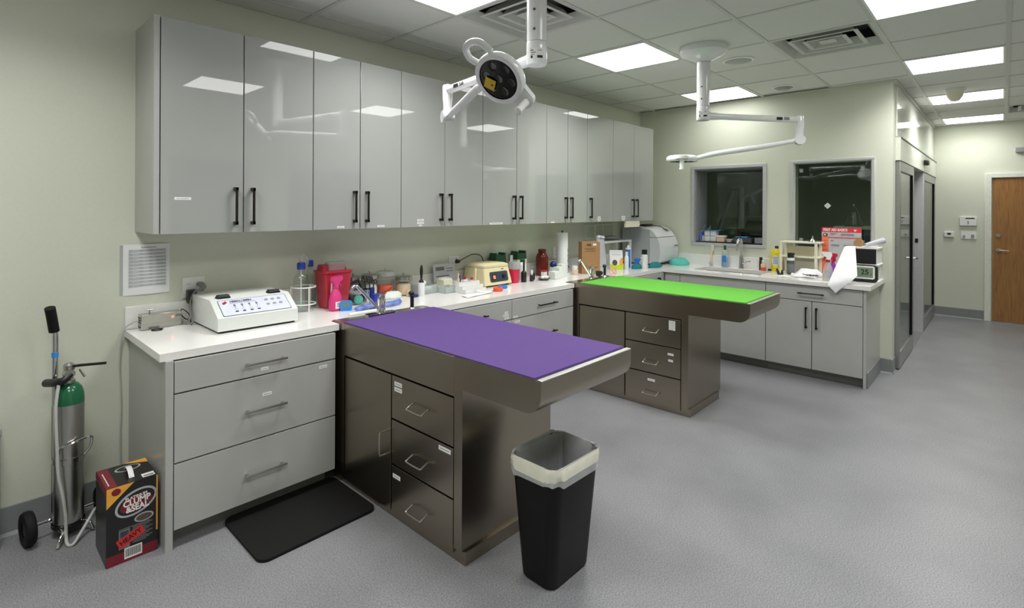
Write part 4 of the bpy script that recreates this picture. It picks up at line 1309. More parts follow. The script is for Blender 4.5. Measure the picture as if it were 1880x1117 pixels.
mb = MB(t); plate(mb, X0 + .05, X0 + .064, .03, .046, .0011, .0005, .005); plate(mb, X0 + .06, X0 + .073, .024, .04, .0011, .0005, .005)
mb.build('red_mark', 'red', pa)
text('lettering', 'HEMALUMEN', .019, (PP(X0 + .145, .03, .0014), (1, 0, 0), -pv), 'ink', pa, t, bold=.0006)
mb = MB(t); plate(mb, X0 + .085, X0 + .22, .041, .0435, .0011, .0004, 0); mb.build('small_print', 'print', pa)
for x in (X0 + .075, X1 - .075):
    mb = MB(t)
    mb.loft([[(x - .034, -.33, CT + .158), (x + .034, -.33, CT + .158), (x + .034, -.285, CT + .158), (x - .034, -.285, CT + .158)], [(x - .027, -.322, CT + .176), (x + .027, -.322, CT + .176), (x + .027, -.293, CT + .176), (x - .027, -.293, CT + .176)]])
    mb.box(x - .03, x + .03, -.336, -.33, CT + .1585, CT + .168, .002)
    mb.build('latch', 'black', t)

# clear bottles with blue caps, ring stand
def lab_bottle(lab, x, y, r, h, group=None, liquid=.06):
    t = T('lab_bottle', lab, 'bottle', (x, y, CT), group=group)
    MB(t).lathe([(0, .002), (r * .9, .002), (r, .01), (r, h * .72), (r * .8, h * .83), (r * .42, h * .9), (r * .42, h)], (x, y, CT), 28).build('glass_body', 'glass', t)
    MB(t).lathe([(0, .006), (r * .95, .006), (r * .95, liquid), (0, liquid)], (x, y, CT), 24).build('liquid', 'liquid', t)
    MB(t).lathe([(r * .5, h - .004), (r * .55, h), (r * .55, h + .03), (r * .48, h + .038), (0, h + .038)], (x, y, CT), 22).build('cap', 'blue', t)
    return t
b = lab_bottle('clear bottle with dark blue cap and a bent tube, standing in the white ring stand', 1.535, -.175, .046, .265)
MB(b).tube(smooth([(1.535, -.175, CT + .295), (1.53, -.175, CT + .325), (1.555, -.17, CT + .345), (1.585, -.165, CT + .32), (1.58, -.16, CT + .28)], 6), .007, 10).build('bent_tube', 'clearplastic', b)
MB(b).cyl((1.535, -.175, CT + .02), (1.535, -.175, CT + .26), .004, None, 8).build('dip_tube', 'white', b)
lab_bottle('clear bottle with bright blue cap behind the ring stand', 1.663, -.045, .034, .262, liquid=.11)
t = T('ring_stand', 'white wire ring stand around the first clear bottle', 'stand', (1.555, -.165, CT))
for z in (.045, .15):
    mb = MB(t); mb.tube([(1.555 + .074 * math.cos(k * math.pi / 16), -.165 + .074 * math.sin(k * math.pi / 16), CT + z) for k in range(32)], .004, 8, True)
    mb.build('ring', 'white', t)
mb = MB(t)
for a in (30, 150, 270):
    q = (1.555 + .074 * math.cos(math.radians(a)), -.165 + .074 * math.sin(math.radians(a)))
    mb.cyl((q[0], q[1], CT), (q[0], q[1], CT + .152), .0035, None, 8)
mb.build('leg', 'white', t)

# large red sharps container
t = T('sharps_container', 'large red sharps container with a smoky lid behind the pink spray bottle', 'sharps container', (1.755, -.175, CT))
def rr(cx, cy, sx, sy, z, r, n=5): return [(cx + a, cy + b, z) for a, b in rrect(-sx, sx, -sy, sy, r, n)]
MB(t).loft([rr(1.755, -.175, .078, .055, CT + .001, .02), rr(1.755, -.175, .083, .06, CT + .02, .022), rr(1.755, -.175, .1, .075, CT + .225, .025), rr(1.755, -.175, .105, .08, CT + .228, .026), rr(1.755, -.175, .105, .08, CT + .24, .026)]).build('bucket', 'sharps_red', t)
MB(t).loft([rr(1.755, -.155, .09, .045, CT + .24, .02), rr(1.755, -.155, .085, .04, CT + .275, .02)]).build('lid', 'red', t)
MB(t).loft([rr(1.765, -.18, .058, .03, CT + .241, .012), rr(1.77, -.18, .065, .034, CT + .292, .012)]).build('drop_chute', 'clearplastic', t)
mb = MB(t); mb.box(1.70, 1.737, -.2515, -.2385, CT + .07, CT + .17); mb.mi = 1
for k in range(4): mb.box(1.705, 1.73, -.2525, -.2515, CT + .085 + k * .02, CT + .092 + k * .02)
mb.build('warning_label', ['paper', 'print'], t)

def spray_bottle(lab, x, y, r, h, ang, mb_, mt_, lab_m='paper', trig=None, z=CT):
    """r body radius, h total height, ang heading of the nozzle"""
    t = T('spray_bottle', lab, 'spray bottle', (x, y, z), ang)
    hb = h * .66
    MB().lathe([(0, .001), (r * .9, .001), (r, .008), (r, hb * .4), (r * .85, hb * .68), (r * .42, hb * .93), (r * .36, hb)], (0, 0, 0), 28, squash=(1, .8)).build('bottle_body', mb_, t)
    MB().lathe([(r * .4, hb - .003), (r * .42, hb), (r * .42, hb + h * .06), (r * .3, hb + h * .075)], (0, 0, 0), 20).build('collar', trig or mt_, t)
    zz = hb + h * .07
    MB().prism([(-r * .55, h * .99), (-r * .75, h * .9), (-r * .3, zz), (r * .35, zz), (r * .45, zz + h * .08), (r * 1.15, h * .88), (r * 1.2, h * .97), (r * .9, h)], -r * .27, r * .27, 'y').build('spray_head', mt_, t)
    MB().prism([(r * .55, h * .88), (r * .75, h * .88), (r * .7, h * .8), (r * .95, h * .69), (r * .8, h * .68), (r * .5, h * .8)], -r * .18, r * .18, 'y').build('trigger', trig or mt_, t)
    if lab_m:
        g = [[(r * 1.012 * math.cos(q), r * .812 * math.sin(q), zz_) for q in [-2.3 + .25 * k for k in range(8)]] for zz_ in (hb * .12, hb * .42)]
        m2 = MB(); m2.sheet(g, .0006); m2.mi = 1
        for k in range(3): m2.sheet([[(r * 1.03 * math.cos(q), r * .83 * math.sin(q), zz_) for q in [-2.1 + .2 * j for j in range(5)]] for zz_ in (hb * (.2 + .07 * k), hb * (.23 + .07 * k))], .0003)
        m2.build('label', [lab_m, 'print'], t)
    return t
spray_bottle('pink spray bottle in front of the red sharps container', 1.70, -.302, .047, .215, .35, 'pink', 'crimson' if False else 'pink')

# blue timer
t = T('timer', 'small blue kitchen timer with a grey display, left of the tap', 'timer', (1.742, -.36, CT), -.55)
mb = MB(); mb.prism(rrect(-.036, .036, 0, .064, .014), -.011, .011, 'y'); mb.build('case', 'sky', t)
MB().box(-.022, .022, -.0125, -.011, .028, .054, .0005).build('display', 'lcd', t)
for k in range(3): MB().cyl((-.017 + .017 * k, -.011, .014), (-.017 + .017 * k, -.014, .014), .006, None, 12).build('button', 'tape_blue', t)

# glass jars with metal lids
def jar(lab, x, y, r, h, content, ch, knob=True, lid='nickel'):
    t = T('glass_jar', lab, 'jar', (x, y, CT), group='glass dressing jars')
    MB(t).lathe([(0, .003), (r * .94, .003), (r, .01), (r, h), (r * .97, h + .004)], (x, y, CT), 32).build('glass_body', 'glass', t)
    if content == 'orange':
        mb = MB(t)
        for k in range(5): mb.sheet([[(x + (r * .8) * math.cos(a * .5 + k), y + (r * .8) * math.sin(a * .5 + k), CT + .008 + ch * (k / 6) + .012 * math.sin(a + k) + dz) for a in range(0, 13)] for dz in (0, ch * .22)], .003)
        mb.lathe([(0, .006), (r * .78, .006), (r * .8, ch * .9), (r * .5, ch * 1.02), (0, ch * .95)], (x, y, CT), 20)
        mb.build('contents', 'gauze_orange', t)
    elif content:
        mb = MB(t); mb.lathe([(0, .006), (r * .86, .006), (r * .88, ch * .8), (r * .7, ch), (r * .3, ch * 1.05), (0, ch)], (x, y, CT), 20)
        mb.build('contents', content, t)
    mb = MB(t)
    mb.lathe([(r * 1.03, h - .012), (r * 1.06, h - .01), (r * 1.06, h + .012), (r * .9, h + .02), (0, h + .022)], (x, y, CT), 32)
    if knob: mb.lathe([(.004, h + .02), (.004, h + .028), (.009, h + .034), (.007, h + .042), (0, h + .044)], (x, y, CT), 14)
    mb.build('lid', lid, t)
jar('glass jar with steel lid and dark contents, first of the row behind the tap', 1.955, -.085, .058, .155, 'brown', .11)
jar('glass jar with steel lid holding white cotton, second of the row', 2.09, -.085, .058, .158, 'cotton', .1)
jar('clear jar with orange gauze inside and a clear lid', 2.222, -.085, .064, .165, 'orange', .082, lid='clearplastic')
jar('shorter glass jar with steel lid and pale contents, right end of the row', 2.362, -.115, .062, .125, 'skinlabel', .09)
t = T('storage_jar', 'low clear jar holding teal pads behind the blue timer', 'jar', (1.905, -.215, CT))
MB(t).lathe([(0, .002), (.048, .002), (.052, .01), (.05, .07), (.045, .076)], (1.905, -.215, CT), 28).build('glass_body', 'glass', t)
mb = MB(t); mb.sph((1.91, -.23, CT + .033), .03, (1.1, .8, 1)); mb.build('contents', 'teal', t)
MB(t).lathe([(.046, .074), (.053, .074), (.053, .086), (0, .088)], (1.905, -.215, CT), 28).build('lid', 'clearplastic', t)
t = T('instrument_cup', 'steel cup of black-handled scissors behind the tap', 'cup', (2.008, -.192, CT))
MB(t).lathe([(0, .002), (.032, .002), (.036, .09), (.034, .09), (.03, .006)], (2.008, -.192, CT), 24).build('cup', 'chrome', t)
for k, (dx, dy, hh) in enumerate(((-.012, 0, .16), (.01, .006, .15), (.0, -.012, .17), (.018, -.006, .145))):
    q = Vector((2.008 + dx, -.192 + dy, CT + .02)); p_ = q + Vector((dx * 1.2, dy, hh - .04))
    mb = MB(t)
    mb.cyl(q, p_, .004, None, 8)
    for s in (-1, 1): mb.tube([(p_.x + s * .011 + .01 * math.cos(a * .7854), p_.y + .004 * math.sin(a * .7854), p_.z + .012 + .012 * math.sin(a * .7854)) for a in range(8)], .0035, 6, True)
    mb.build('scissors', 'black', t)
t = T('tilted_frame', 'dark tilted tray frame leaning behind the pink spray bottle', 'frame', (1.925, -.15, CT))
mb = MB(t); mb.X = Matrix.Translation((1.925, -.15, CT + .085)) @ Matrix.Rotation(-.3, 4, 'Y')
mb.box(-.045, .045, -.008, .0, -.05, .05, .002); mb.build('panel', 'brown', t)
mb = MB(t); mb.X = Matrix.Translation((1.925, -.15, CT + .085)) @ Matrix.Rotation(-.3, 4, 'Y')
mb.box(-.05, .05, -.012, .004, .05, .058).box(.044, .052, -.012, .004, -.055, .05).build('edge', 'ink', t)
mb = MB(t); mb.box(1.885, 1.965, -.155, -.14, CT, CT + .036, .003); mb.build('foot', 'black', t)
t = T('blue_box', 'small dark blue box with an open flap, beside the tap', 'box', (2.035, -.24, CT))
MB(t).box(2.0, 2.075, -.285, -.242, CT + .001, CT + .062, .002).build('carton', 'blue', t)
MB(t).box(2.0, 2.03, -.239, -.231, CT + .001, CT + .105, .002).build('flap', 'navy', t)
MB(t).box(2.035, 2.055, -.2865, -.285, CT + .01, CT + .03).build('label', 'sticker', t)
mb = MB((1.95, -.42, CT))
pts = []
for k in range(260):
    a = k * .7
    u_ = k / 259
    c = Vector((1.745 + .38 * u_, -.47 + .08 * u_ + .03 * math.sin(u_ * 6), CT + .02))
    pts.append(c + Vector((0, .018 * math.cos(a), .014 * math.sin(a))))
mb.tube(pts, .0042, 6)
S('coiled_tubing', 'coiled blue and white tubing lying behind the first tap', 'tubing', mb, 'stripe')
mb = MB((1.83, -.44, CT)); mb.tube(smooth([(1.66, -.53, CT + .011), (1.74, -.525, CT + .011), (1.83, -.53, CT + .011), (1.90, -.535, CT + .011)], 6), .01, 10)
S('white_tube', 'thick white tube lying beside the coiled tubing', 'tubing', mb, 'white')
t = T('lint_roller', 'white lint roller standing upright on its end with a black handle up', 'lint roller', (2.42, -.255, CT))
MB(t).lathe([(.012, 0), (.024, 0), (.0245, .002), (.0245, .1), (.012, .102)], (2.42, -.255, CT), 24).build('paper_roll', 'paper', t)
MB(t).lathe([(.02, .1), (.018, .108), (.007, .125), (.009, .15), (.012, .18), (.01, .205), (.006, .225), (0, .228)], (2.42, -.255, CT), 18).build('handle', 'black', t)
mb = MB((2.36, -.2, CT)); mb.cyl((2.335, -.2, CT + .022), (2.365, -.2, CT + .022), .022, None, 18)
S('bandage_roll', 'small tan bandage roll left of the lint roller', 'bandage', mb, 'skinlabel')
mb = MB((2.36, -.25, CT)); mb.box(2.34, 2.38, -.275, -.225, CT + .001, CT + .02, .003)
S('navy_case', 'small navy case beside the foot of the lint roller', 'case', mb, 'navy')

def tray(lab, x0, x1, y0, y1, h, m, things=None, z=CT):
    t = T('storage_tray', lab, 'tray', ((x0 + x1) / 2, (y0 + y1) / 2, z))
    mb = MB(t)
    mb.box(x0, x1, y0, y1, z + .0005, z + .004)
    for q in ((x0, x1, y0, y0 + .003), (x0, x1, y1 - .003, y1), (x0, x0 + .003, y0, y1), (x1 - .003, x1, y0, y1)): mb.box(q[0], q[1], q[2], q[3], z + .0005, z + h)
    mb.build('tray_body', m, t)
    return t
tray('open clear tray holding gauze rolls, right of the lint roller', 2.45, 2.6, -.22, -.08, .065, 'clearplastic')
for k, (x, y, z) in enumerate(((2.49, -.16, .03), (2.535, -.12, .032), (2.545, -.18, .03), (2.51, -.15, .074))):
    mb = MB((x, y, CT + z)); mb.X = Matrix.Translation((x, y, CT + z)) @ Matrix.Rotation(.5 + k, 4, 'Z')
    mb.cyl((-.028, 0, 0), (.028, 0, 0), .02, None, 18); mb.mi = 1; mb.cyl((-.0285, 0, 0), (.0285, 0, 0), .007, None, 12)
    S('gauze_roll', 'white gauze roll in the open clear tray', 'gauze', mb, ['cotton', 'grey'], group='gauze rolls in the clear tray')
tray('low clear dish between the gauze tray and the tube rack', 2.615, 2.745, -.3, -.19, .045, 'clearplastic')
mb = MB((2.72, -.52, CT)); mb.sheet([[(2.6 + .08 * i + .006 * j, -.56 + .03 * j + .012 * i, CT + .002 + .004 * abs(math.sin(i * 1.7 + j))) for j in range(4)] for i in range(5)], .001)
S('paper_towel_sheet', 'flat white paper towel lying on the worktop in front of the tube rack', 'paper towel', mb, 'paper')
mb = MB((2.8, -.045, .956)); mb.X = Matrix.Translation((2.81, -.06, 1.0)) @ Matrix.Rotation(-.12, 4, 'X')
mb.box(-.115, .115, -.002, .002, -.1, .072); mb.mi = 1
mb.box(-.09, .0, -.0026, -.002, .02, .05); mb.box(.02, .09, -.0026, -.002, .03, .036); mb.box(.02, .09, -.0026, -.002, .01, .016); mb.box(-.09, .05, -.0026, -.002, -.03, -.02)
mb.mi = 2; mb.box(-.113, -.06, -.0026, -.002, -.098, -.07)
S('leaflet', 'grey printed leaflet leaning on the wall behind the white vial tray', 'leaflet', mb, ['poster_grey', 'print', 'lime'])
t = T('swab_box', 'open white carton of swabs left of the white vial tray', 'box', (2.74, -.14, CT))
MB(t).box(2.695, 2.785, -.19, -.1, CT + .001, CT + .085, .003).build('carton', 'offwhite', t)
mb = MB(t)
for k in range(24): mb.cyl((2.705 + .01 * (k % 8), -.18 + .03 * (k // 8), CT + .085), (2.705 + .01 * (k % 8), -.18 + .03 * (k // 8), CT + .095), .0045, None, 8)
mb.build('swab_tips', 'cotton', t)
tray('white vial tray holding small bottles behind the tube rack', 2.81, 2.99, -.27, -.13, .06, 'white')
for x, y, r, h, mB, mC, lab in ((2.835, -.2, .011, .12, 'skinlabel', 'skinlabel', 'tan dropper bottle in the white vial tray'), (2.87, -.18, .008, .105, 'navy', 'blue', 'slim navy vial in the white vial tray'),
                          (2.905, -.2, .016, .09, 'white', 'red', 'white vial with a red cap in the white vial tray'), (2.945, -.18, .014, .09, 'white', 'grey', 'white vial with a grey cap in the white vial tray'), (2.965, -.22, .016, .08, 'white', 'crimson', 'small pot with a crimson lid in the white vial tray')):
    t = T('vial', lab, 'vial', (x, y, CT + .0045))
    MB(t).lathe([(0, 0), (r, 0), (r, h * .65), (r * .5, h * .75), (r * .5, h * .8)], (x, y, CT + .0045), 16).build('vial_body', mB, t)
    MB(t).lathe([(r * .7, h * .78), (r * .7, h), (0, h)], (x, y, CT + .0045), 14).build('cap', mC, t)
# stepped white tube rack
t = T('tube_rack', 'white stepped test-tube rack in front of the centrifuge', 'tube rack', (2.82, -.36, CT))
MB(t).prism([(-.415, CT + .001), (-.3, CT + .001), (-.3, CT + .075), (-.34, CT + .075), (-.34, CT + .05), (-.38, CT + .05), (-.38, CT + .03), (-.415, CT + .03)], 2.715, 2.935, 'x').build('rack_body', 'white', t)
for y, z in ((-.397, .03), (-.36, .05), (-.32, .075)):
    mb = MB(t)
    for k in range(10): mb.cyl((2.73 + .021 * k, y, CT + z), (2.73 + .021 * k, y, CT + z + .0012), .007, None, 10)
    mb.build('hole_row', 'grey', t)
t = T('pestle', 'cream plastic pestle standing in the tube rack', 'pestle', (2.91, -.32, CT + .076))
mb = MB(t); mb.lathe([(.006, 0), (.007, .05), (.009, .085), (.008, .095), (0, .098)], (2.91, -.32, CT + .0765), 14); mb.build('shaft', 'ivory', t)
mb = MB((2.83, -.455, CT)); mb.tube([(2.83 + .03 * math.cos(k * math.pi / 10), -.455 + .025 * math.sin(k * math.pi / 10), CT + .011) for k in range(20)], .011, 8, True)
S('white_tape_roll', 'roll of white tape lying in front of the tube rack', 'tape', mb, 'white')
mb = MB((2.995, -.485, CT)); mb.lathe([(.02, .001), (.036, .001), (.038, .004), (.038, .026), (.036, .028), (.02, .028), (.02, .001)], (2.995, -.485, CT), 28)
S('orange_tape_roll', 'roll of orange tape lying on the worktop edge', 'tape', mb, 'tape_orange')
mb = MB((3.13, -.41, CT)); mb.lathe([(.022, .001), (.036, .001), (.038, .004), (.038, .02), (.036, .022), (.022, .022), (.022, .001)], (3.13, -.41, CT), 28)
S('blue_tape_roll', 'roll of blue tape lying in front of the centrifuge', 'tape', mb, 'tape_blue')
t = T('scissors', 'steel scissors lying between the white and the orange tape', 'scissors', (2.92, -.475, CT))
MB(t).prism([(2.87, -.47), (2.96, -.462), (2.962, -.472), (2.87, -.478)], CT + .001, CT + .004).build('blade', 'nickel', t)

# centrifuge
t = T('centrifuge', 'cream bench centrifuge with a dark blue control panel', 'centrifuge', (3.18, -.19, CT))
x0, x1, yf, yb, zt = 3.02, 3.345, -.32, -.06, CT + .155
def q4(i, o): pass
mb = MB(t)
mb.loft([rr((x0 + x1) / 2, (yf + yb) / 2, .163, .132, CT + .016, .012), rr((x0 + x1) / 2, (yf + yb) / 2 + .004, .16, .127, CT + .06, .014), rr((x0 + x1) / 2, (yf + yb) / 2 + .014, .15, .116, zt, .02)])
mb.build('housing', 'ivory', t)
mb = MB(t)
mb.loft([rr((x0 + x1) / 2, (yf + yb) / 2 + .014, .152, .118, zt + .003, .022), rr((x0 + x1) / 2, (yf + yb) / 2 + .014, .152, .118, zt + .02, .022), rr((x0 + x1) / 2, (yf + yb) / 2 + .014, .13, .1, zt + .032, .03), rr((x0 + x1) / 2, (yf + yb) / 2 + .014, .08, .06, zt + .036, .03)])
mb.build('lid', 'ivory', t)
MB(t).loft([rr((x0 + x1) / 2, (yf + yb) / 2 + .014, .149, .115, zt - .001, .022), rr((x0 + x1) / 2, (yf + yb) / 2 + .014, .149, .115, zt + .0045, .022)]).build('seam', 'gap', t)
mb = MB(t)
for x in (x0 + .03, x1 - .03):
    for y in (yf + .03, yb - .03): mb.cyl((x, y, CT), (x, y, CT + .018), .014, None, 12)
mb.build('foot', 'black', t)
# sloping front: follow the housing from z .03 to .12
def fp(x, z, k): # front plane
    y = (yf + yb) / 2 + .004 - .127 + (z - .06) * ((.010 + .011) / .095) - k
    return (x, y, CT + z)
mb = MB(t)
pts = rrect(3.085, 3.30, .04, .122, .015, 4)
mb.loft([[fp(x, z, -.004) for x, z in pts], [fp(x, z, .0025) for x, z in pts]])
pn_ = mb.build('control_panel', 'panel_dark', t)
mb = MB(t); mb.loft([[fp(x, z, .002) for x, z in rrect(3.115, 3.15, .058, .098, .004, 3)], [fp(x, z, .005) for x, z in rrect(3.115, 3.15, .058, .098, .004, 3)]]); mb.build('switch_frame', 'black', pn_)
mb = MB(t); mb.loft([[fp(x, z, .004) for x, z in rrect(3.122, 3.143, .066, .092, .003, 3)], [fp(x, z, .008) for x, z in rrect(3.122, 3.143, .066, .092, .003, 3)]]); mb.build('power_switch', 'led', pn_)
MB(t).cyl(fp(3.245, .08, .002), fp(3.245, .08, .02), .019, .016, 20).build('speed_knob', 'black', pn_)
mb = MB(t); mb.loft([[fp(x, z, .001) for x, z in rrect(3.23, 3.26, .138, .143, .002, 2)], [fp(x, z, .003) for x, z in rrect(3.23, 3.26, .138, .143, .002, 2)]]); mb.build('badge', 'brown', t)
t = T('mains_lead', 'black plug and cord arching from the outlet to the centrifuge', 'cord', (2.97, -.03, 1.085))
MB(t).tube(smooth([(2.985, -.0095, 1.085), (2.985, -.045, 1.082), (2.96, -.06, 1.079), (2.935, -.062, 1.08)], 5), [.011] * 8 + [.014] * 8, 10).build('plug', 'black', t)
MB(t).tube(smooth([(2.985, -.05, 1.083), (3.06, -.05, 1.11), (3.14, -.05, 1.13), (3.22, -.045, 1.12), (3.27, -.04, 1.08), (3.28, -.03, 1.02), (3.27, -.03, .95)], 7), .004, 8).build('cord', 'black', t)
# green crates behind
for lab, x, zt_, m2 in (('dark green lidded box just behind the centrifuge', 3.42, .25, 0), ('taller dark green bottle crate behind the small sharps cup', 3.70, .252, 1)):
    t = T('green_box', lab, 'box', (x, -.085, CT))
    MB(t).box(x - .068, x + .068, -.125, -.03, CT + .001, CT + zt_ - .075, .006).build('body', 'offwhite' if m2 else 'dkgreen', t)
    mb = MB(t); mb.loft([rr(x, -.077, .07, .05, CT + zt_ - .074, .012), rr(x, -.077, .066, .046, CT + zt_ - .02, .012)])
    mb.box(x - .066, x - .045, -.12, -.04, CT + zt_ - .03, CT + zt_, .004); mb.box(x + .045, x + .066, -.12, -.04, CT + zt_ - .03, CT + zt_, .004)
    mb.build('lid', 'dkgreen', t)
# small sharps cup
t = T('sharps_container', 'small crimson sharps cup with a clear top, right of the centrifuge', 'sharps container', (3.425, -.27, CT))
MB(t).loft([rr(3.425, -.27, .034, .034, CT + .001, .02), rr(3.425, -.27, .042, .042, CT + .12, .022)]).build('cup', 'crimson', t)
MB(t).loft([rr(3.425, -.27, .045, .045, CT + .12, .022), rr(3.425, -.27, .045, .045, CT + .135, .022), rr(3.425, -.265, .036, .034, CT + .185, .018)]).build('clear_top', 'clearplastic', t)
MB(t).sheet([[(3.39 + dx, -.255, CT + z) for dx in (0, .034)] for z in (.18, .21, .24)], .003).build('hinged_lid', 'clearplastic', t)
def simple_bottle(name, lab, cat, x, y, r, h, m, cap, cr=.5, ch=.2, neck=.12, label=None, z=CT, sq=(1, 1), group=None):
    t = T(name, lab, cat, (x, y, z), group=group)
    hb = h * (1 - ch)
    MB(t).lathe([(0, .001), (r * .94, .001), (r, .006), (r, hb * (1 - neck * 1.5)), (r * .8, hb * (1 - neck * .6)), (r * cr * .9, hb)], (x, y, z), 26, squash=sq).build('bottle_body', m, t)
    MB(t).lathe([(r * cr, hb - .002), (r * cr * 1.05, hb), (r * cr * 1.05, h - .004), (r * cr * .8, h), (0, h)], (x, y, z), 20, squash=sq).build('cap', cap, t)
    if label:
        mb = MB(t); mb.lathe([(r * 1.004, hb * .12), (r * 1.012, hb * .125), (r * 1.012, hb * .6), (r * 1.004, hb * .605)], (x, y, z), 26, squash=sq)
        mb.build('label', label, t)
    return t
simple_bottle('bottle', 'white bottle with a printed label beside the small sharps cup', 'bottle', 3.61, -.2, .036, .185, 'paper', 'dkgreen', .45, .12, label='dots')
simple_bottle('dropper_bottle', 'tall black dropper bottle in front of the white bottle', 'bottle', 3.52, -.3, .024, .2, 'black', 'black', .35, .5)
simple_bottle('dropper_bottle', 'short dark dropper bottle right of the tall black one', 'bottle', 3.61, -.315, .018, .1, 'purplebrown', 'white', .45, .4)
simple_bottle('dropper_bottle', 'small dark bottle with a silver pipette beside the cotton dish', 'bottle', 3.70, -.25, .022, .12, 'black', 'nickel', .4, .45)
t = T('cotton_dish', 'shallow brown dish of white cotton balls on the worktop', 'dish', (3.755, -.34, CT))
MB(t).lathe([(0, .001), (.04, .001), (.062, .018), (.06, .02), (.038, .005), (0, .005)], (3.755, -.34, CT), 28, squash=(1, .85)).build('dish', 'brown', t)
mb = MB(t)
for x, y in ((-.025, 0), (.01, .01), (.03, -.01), (0, -.018)): mb.sph((3.755 + x, -.34 + y, CT + .022), .016, n=10, m=6)
mb.build('cotton', 'cotton', t)
simple_bottle('bottle', 'large red-brown ribbed bottle with a wide cap by the wall', 'bottle', 4.0, -.12, .06, .255, 'amber', 'amber', .62, .12, .14)
mb = MB((3.93, -.2, CT)); mb.box(3.9, 3.95, -.225, -.185, CT + .001, CT + .05, .006); mb.mi = 1; mb.box(3.9, 3.95, -.226, -.184, CT + .05, CT + .065, .004)
S('white_red_pack', 'small red and white pack in front of the red-brown bottle', 'pack', mb, ['white', 'red'])
mb = MB((4.075, -.2, CT)); mb.box(4.04, 4.11, -.225, -.175, CT + .001, CT + .08, .004); mb.mi = 1; mb.sph((4.075, -.2, CT + .105), .034)
S('blue_ball', 'navy rubber ball resting on a small white box, left of the paper towels', 'ball', mb, ['dots', 'navy'])
for k, (x, y, w_, d_, h_) in enumerate(((3.89, -.36, .1, .075, .07), (3.99, -.33, .085, .07, .1), (4.075, -.3, .075, .06, .12))):
    mb = MB((x, y, CT)); mb.box(x - w_ / 2, x + w_ / 2, y - d_ / 2, y + d_ / 2, CT + .001, CT + h_, .003)
    S('tissue_box', ('front white patterned box nearest the cotton dish', 'middle white patterned box of the row of three', 'rear white patterned box touching the paper towel stand')[k], 'box', mb, 'dots')
t = T('paper_towel_roll', 'upright white paper towel roll on a stand', 'paper towel', (4.215, -.2, CT))
MB(t).lathe([(0, .001), (.075, .001), (.075, .012), (0, .014)], (4.215, -.2, CT), 32).build('stand_base', 'white', t)
MB(t).lathe([(.02, .014), (.055, .014), (.0565, .018), (.0565, .405), (.055, .409), (.02, .409)], (4.215, -.2, CT), 36).build('roll', 'paper', t)
MB(t).cyl((4.215, -.2, CT + .01), (4.215, -.2, CT + .42), .007, None, 12).sph((4.215, -.2, CT + .422), .01, n=12, m=6).build('rod', 'dark_grey', t)
mb = MB(t)
for k in range(3): mb.box(4.232, 4.24, -.2555, -.254, CT + .12 + .05 * k, CT + .155 + .05 * k)
mb.build('roll_print', 'print', t)
simple_bottle('pill_bottle', 'small amber and white pill bottle left of the cardboard carton', 'bottle', 4.29, -.3, .03, .085, 'skinlabel', 'white', .85, .4, .05)
mb = MB((4.33, -.1, CT)); mb.tube(smooth([(4.29, -.08, CT + .17), (4.33, -.1, CT + .165), (4.36, -.12, CT + .12), (4.35, -.13, CT + .09), (4.39, -.14, CT + .07), (4.43, -.13, CT + .04)], 6), .004, 8)
S('black_cable', 'black cord beside the paper towel roll', 'cord', mb, 'black')
# cardboard carton
t = T('cardboard_box', 'brown cardboard carton standing behind the second tap', 'carton', (4.47, -.345, CT), -.62)
MB().box(-.095, .095, -.05, .05, .001, .318, .002).build('carton', 'kraft', t)
mb = MB()
mb.box(-.045, -.0, -.0512, -.05, .275, .297)
for z, a, b in ((.25, -.07, .05), (.238, -.05, .03), (.222, -.06, .05), (.08, -.085, -.03), (.06, -.085, .07)): mb.box(a, b, -.051, -.05, z, z + .005)
mb.box(.0945, .0962, -.02, .01, .22, .25)
mb.build('carton_print', 'brown', t)
MB().box(.02, .055, -.0515, -.05, .28, .3).build('shipping_label', 'sticker', t)
t = T('silver_bag', 'tall grey foil bag leaning right of the cardboard carton', 'bag', (4.65, -.36, CT))
mb = MB(t)
mb.loft([rr(4.645, -.37, .06, .03, CT + .001, .02), rr(4.645, -.37, .066, .034, CT + .03, .02), rr(4.65, -.36, .062, .03, CT + .2, .02), rr(4.66, -.35, .058, .02, CT + .31, .012), rr(4.665, -.345, .06, .008, CT + .37, .004)])
mb.build('bag_body', 'foil', t)
MB(t).sheet([[(4.605 + .04 * j, -.35 - .01 * i, CT + .37 - .012 * i + .006 * math.sin(j * 2)) for j in range(4)] for i in range(3)] , .001).build('folded_top', 'foil', t)
# wire racks and wall rack
t = T('wire_rack', 'white wire shelf and frames by the wall behind the food pouch', 'rack', (5.1, -.12, CT))
mb = MB(t)
def fr_(x0, x1, z0, z1, y): mb.tube([(x0, y, z0), (x1, y, z0), (x1, y, z1), (x0, y, z1)], .006, 8, True)
fr_(4.855, 5.03, 1.195, 1.34, -.04); fr_(5.035, 5.39, 1.19, 1.345, -.05); fr_(5.035, 5.2, 1.19, 1.345, -.045)
mb.build('frame', 'white', t)
MB(t).box(4.86, 5.5, -.24, -.04, 1.15, 1.172, .004).build('shelf', 'white', t)
for x, y in ((4.87, -.23), (5.48, -.23), (4.87, -.05), (5.48, -.05)): MB(t).box(x - .01, x + .01, y - .01, y + .01, CT, 1.15).build('leg', 'white', t)
mb = MB((5.24, -.14, 1.173)); mb.sph((5.2, -.14, 1.2), .026, (5, 2.4, 1)); mb.sph((5.36, -.13, 1.19), .016, (4, 2, 1))
S('grey_cloth', 'crumpled grey cloth lying on the white wire shelf', 'cloth', mb, 'grey')
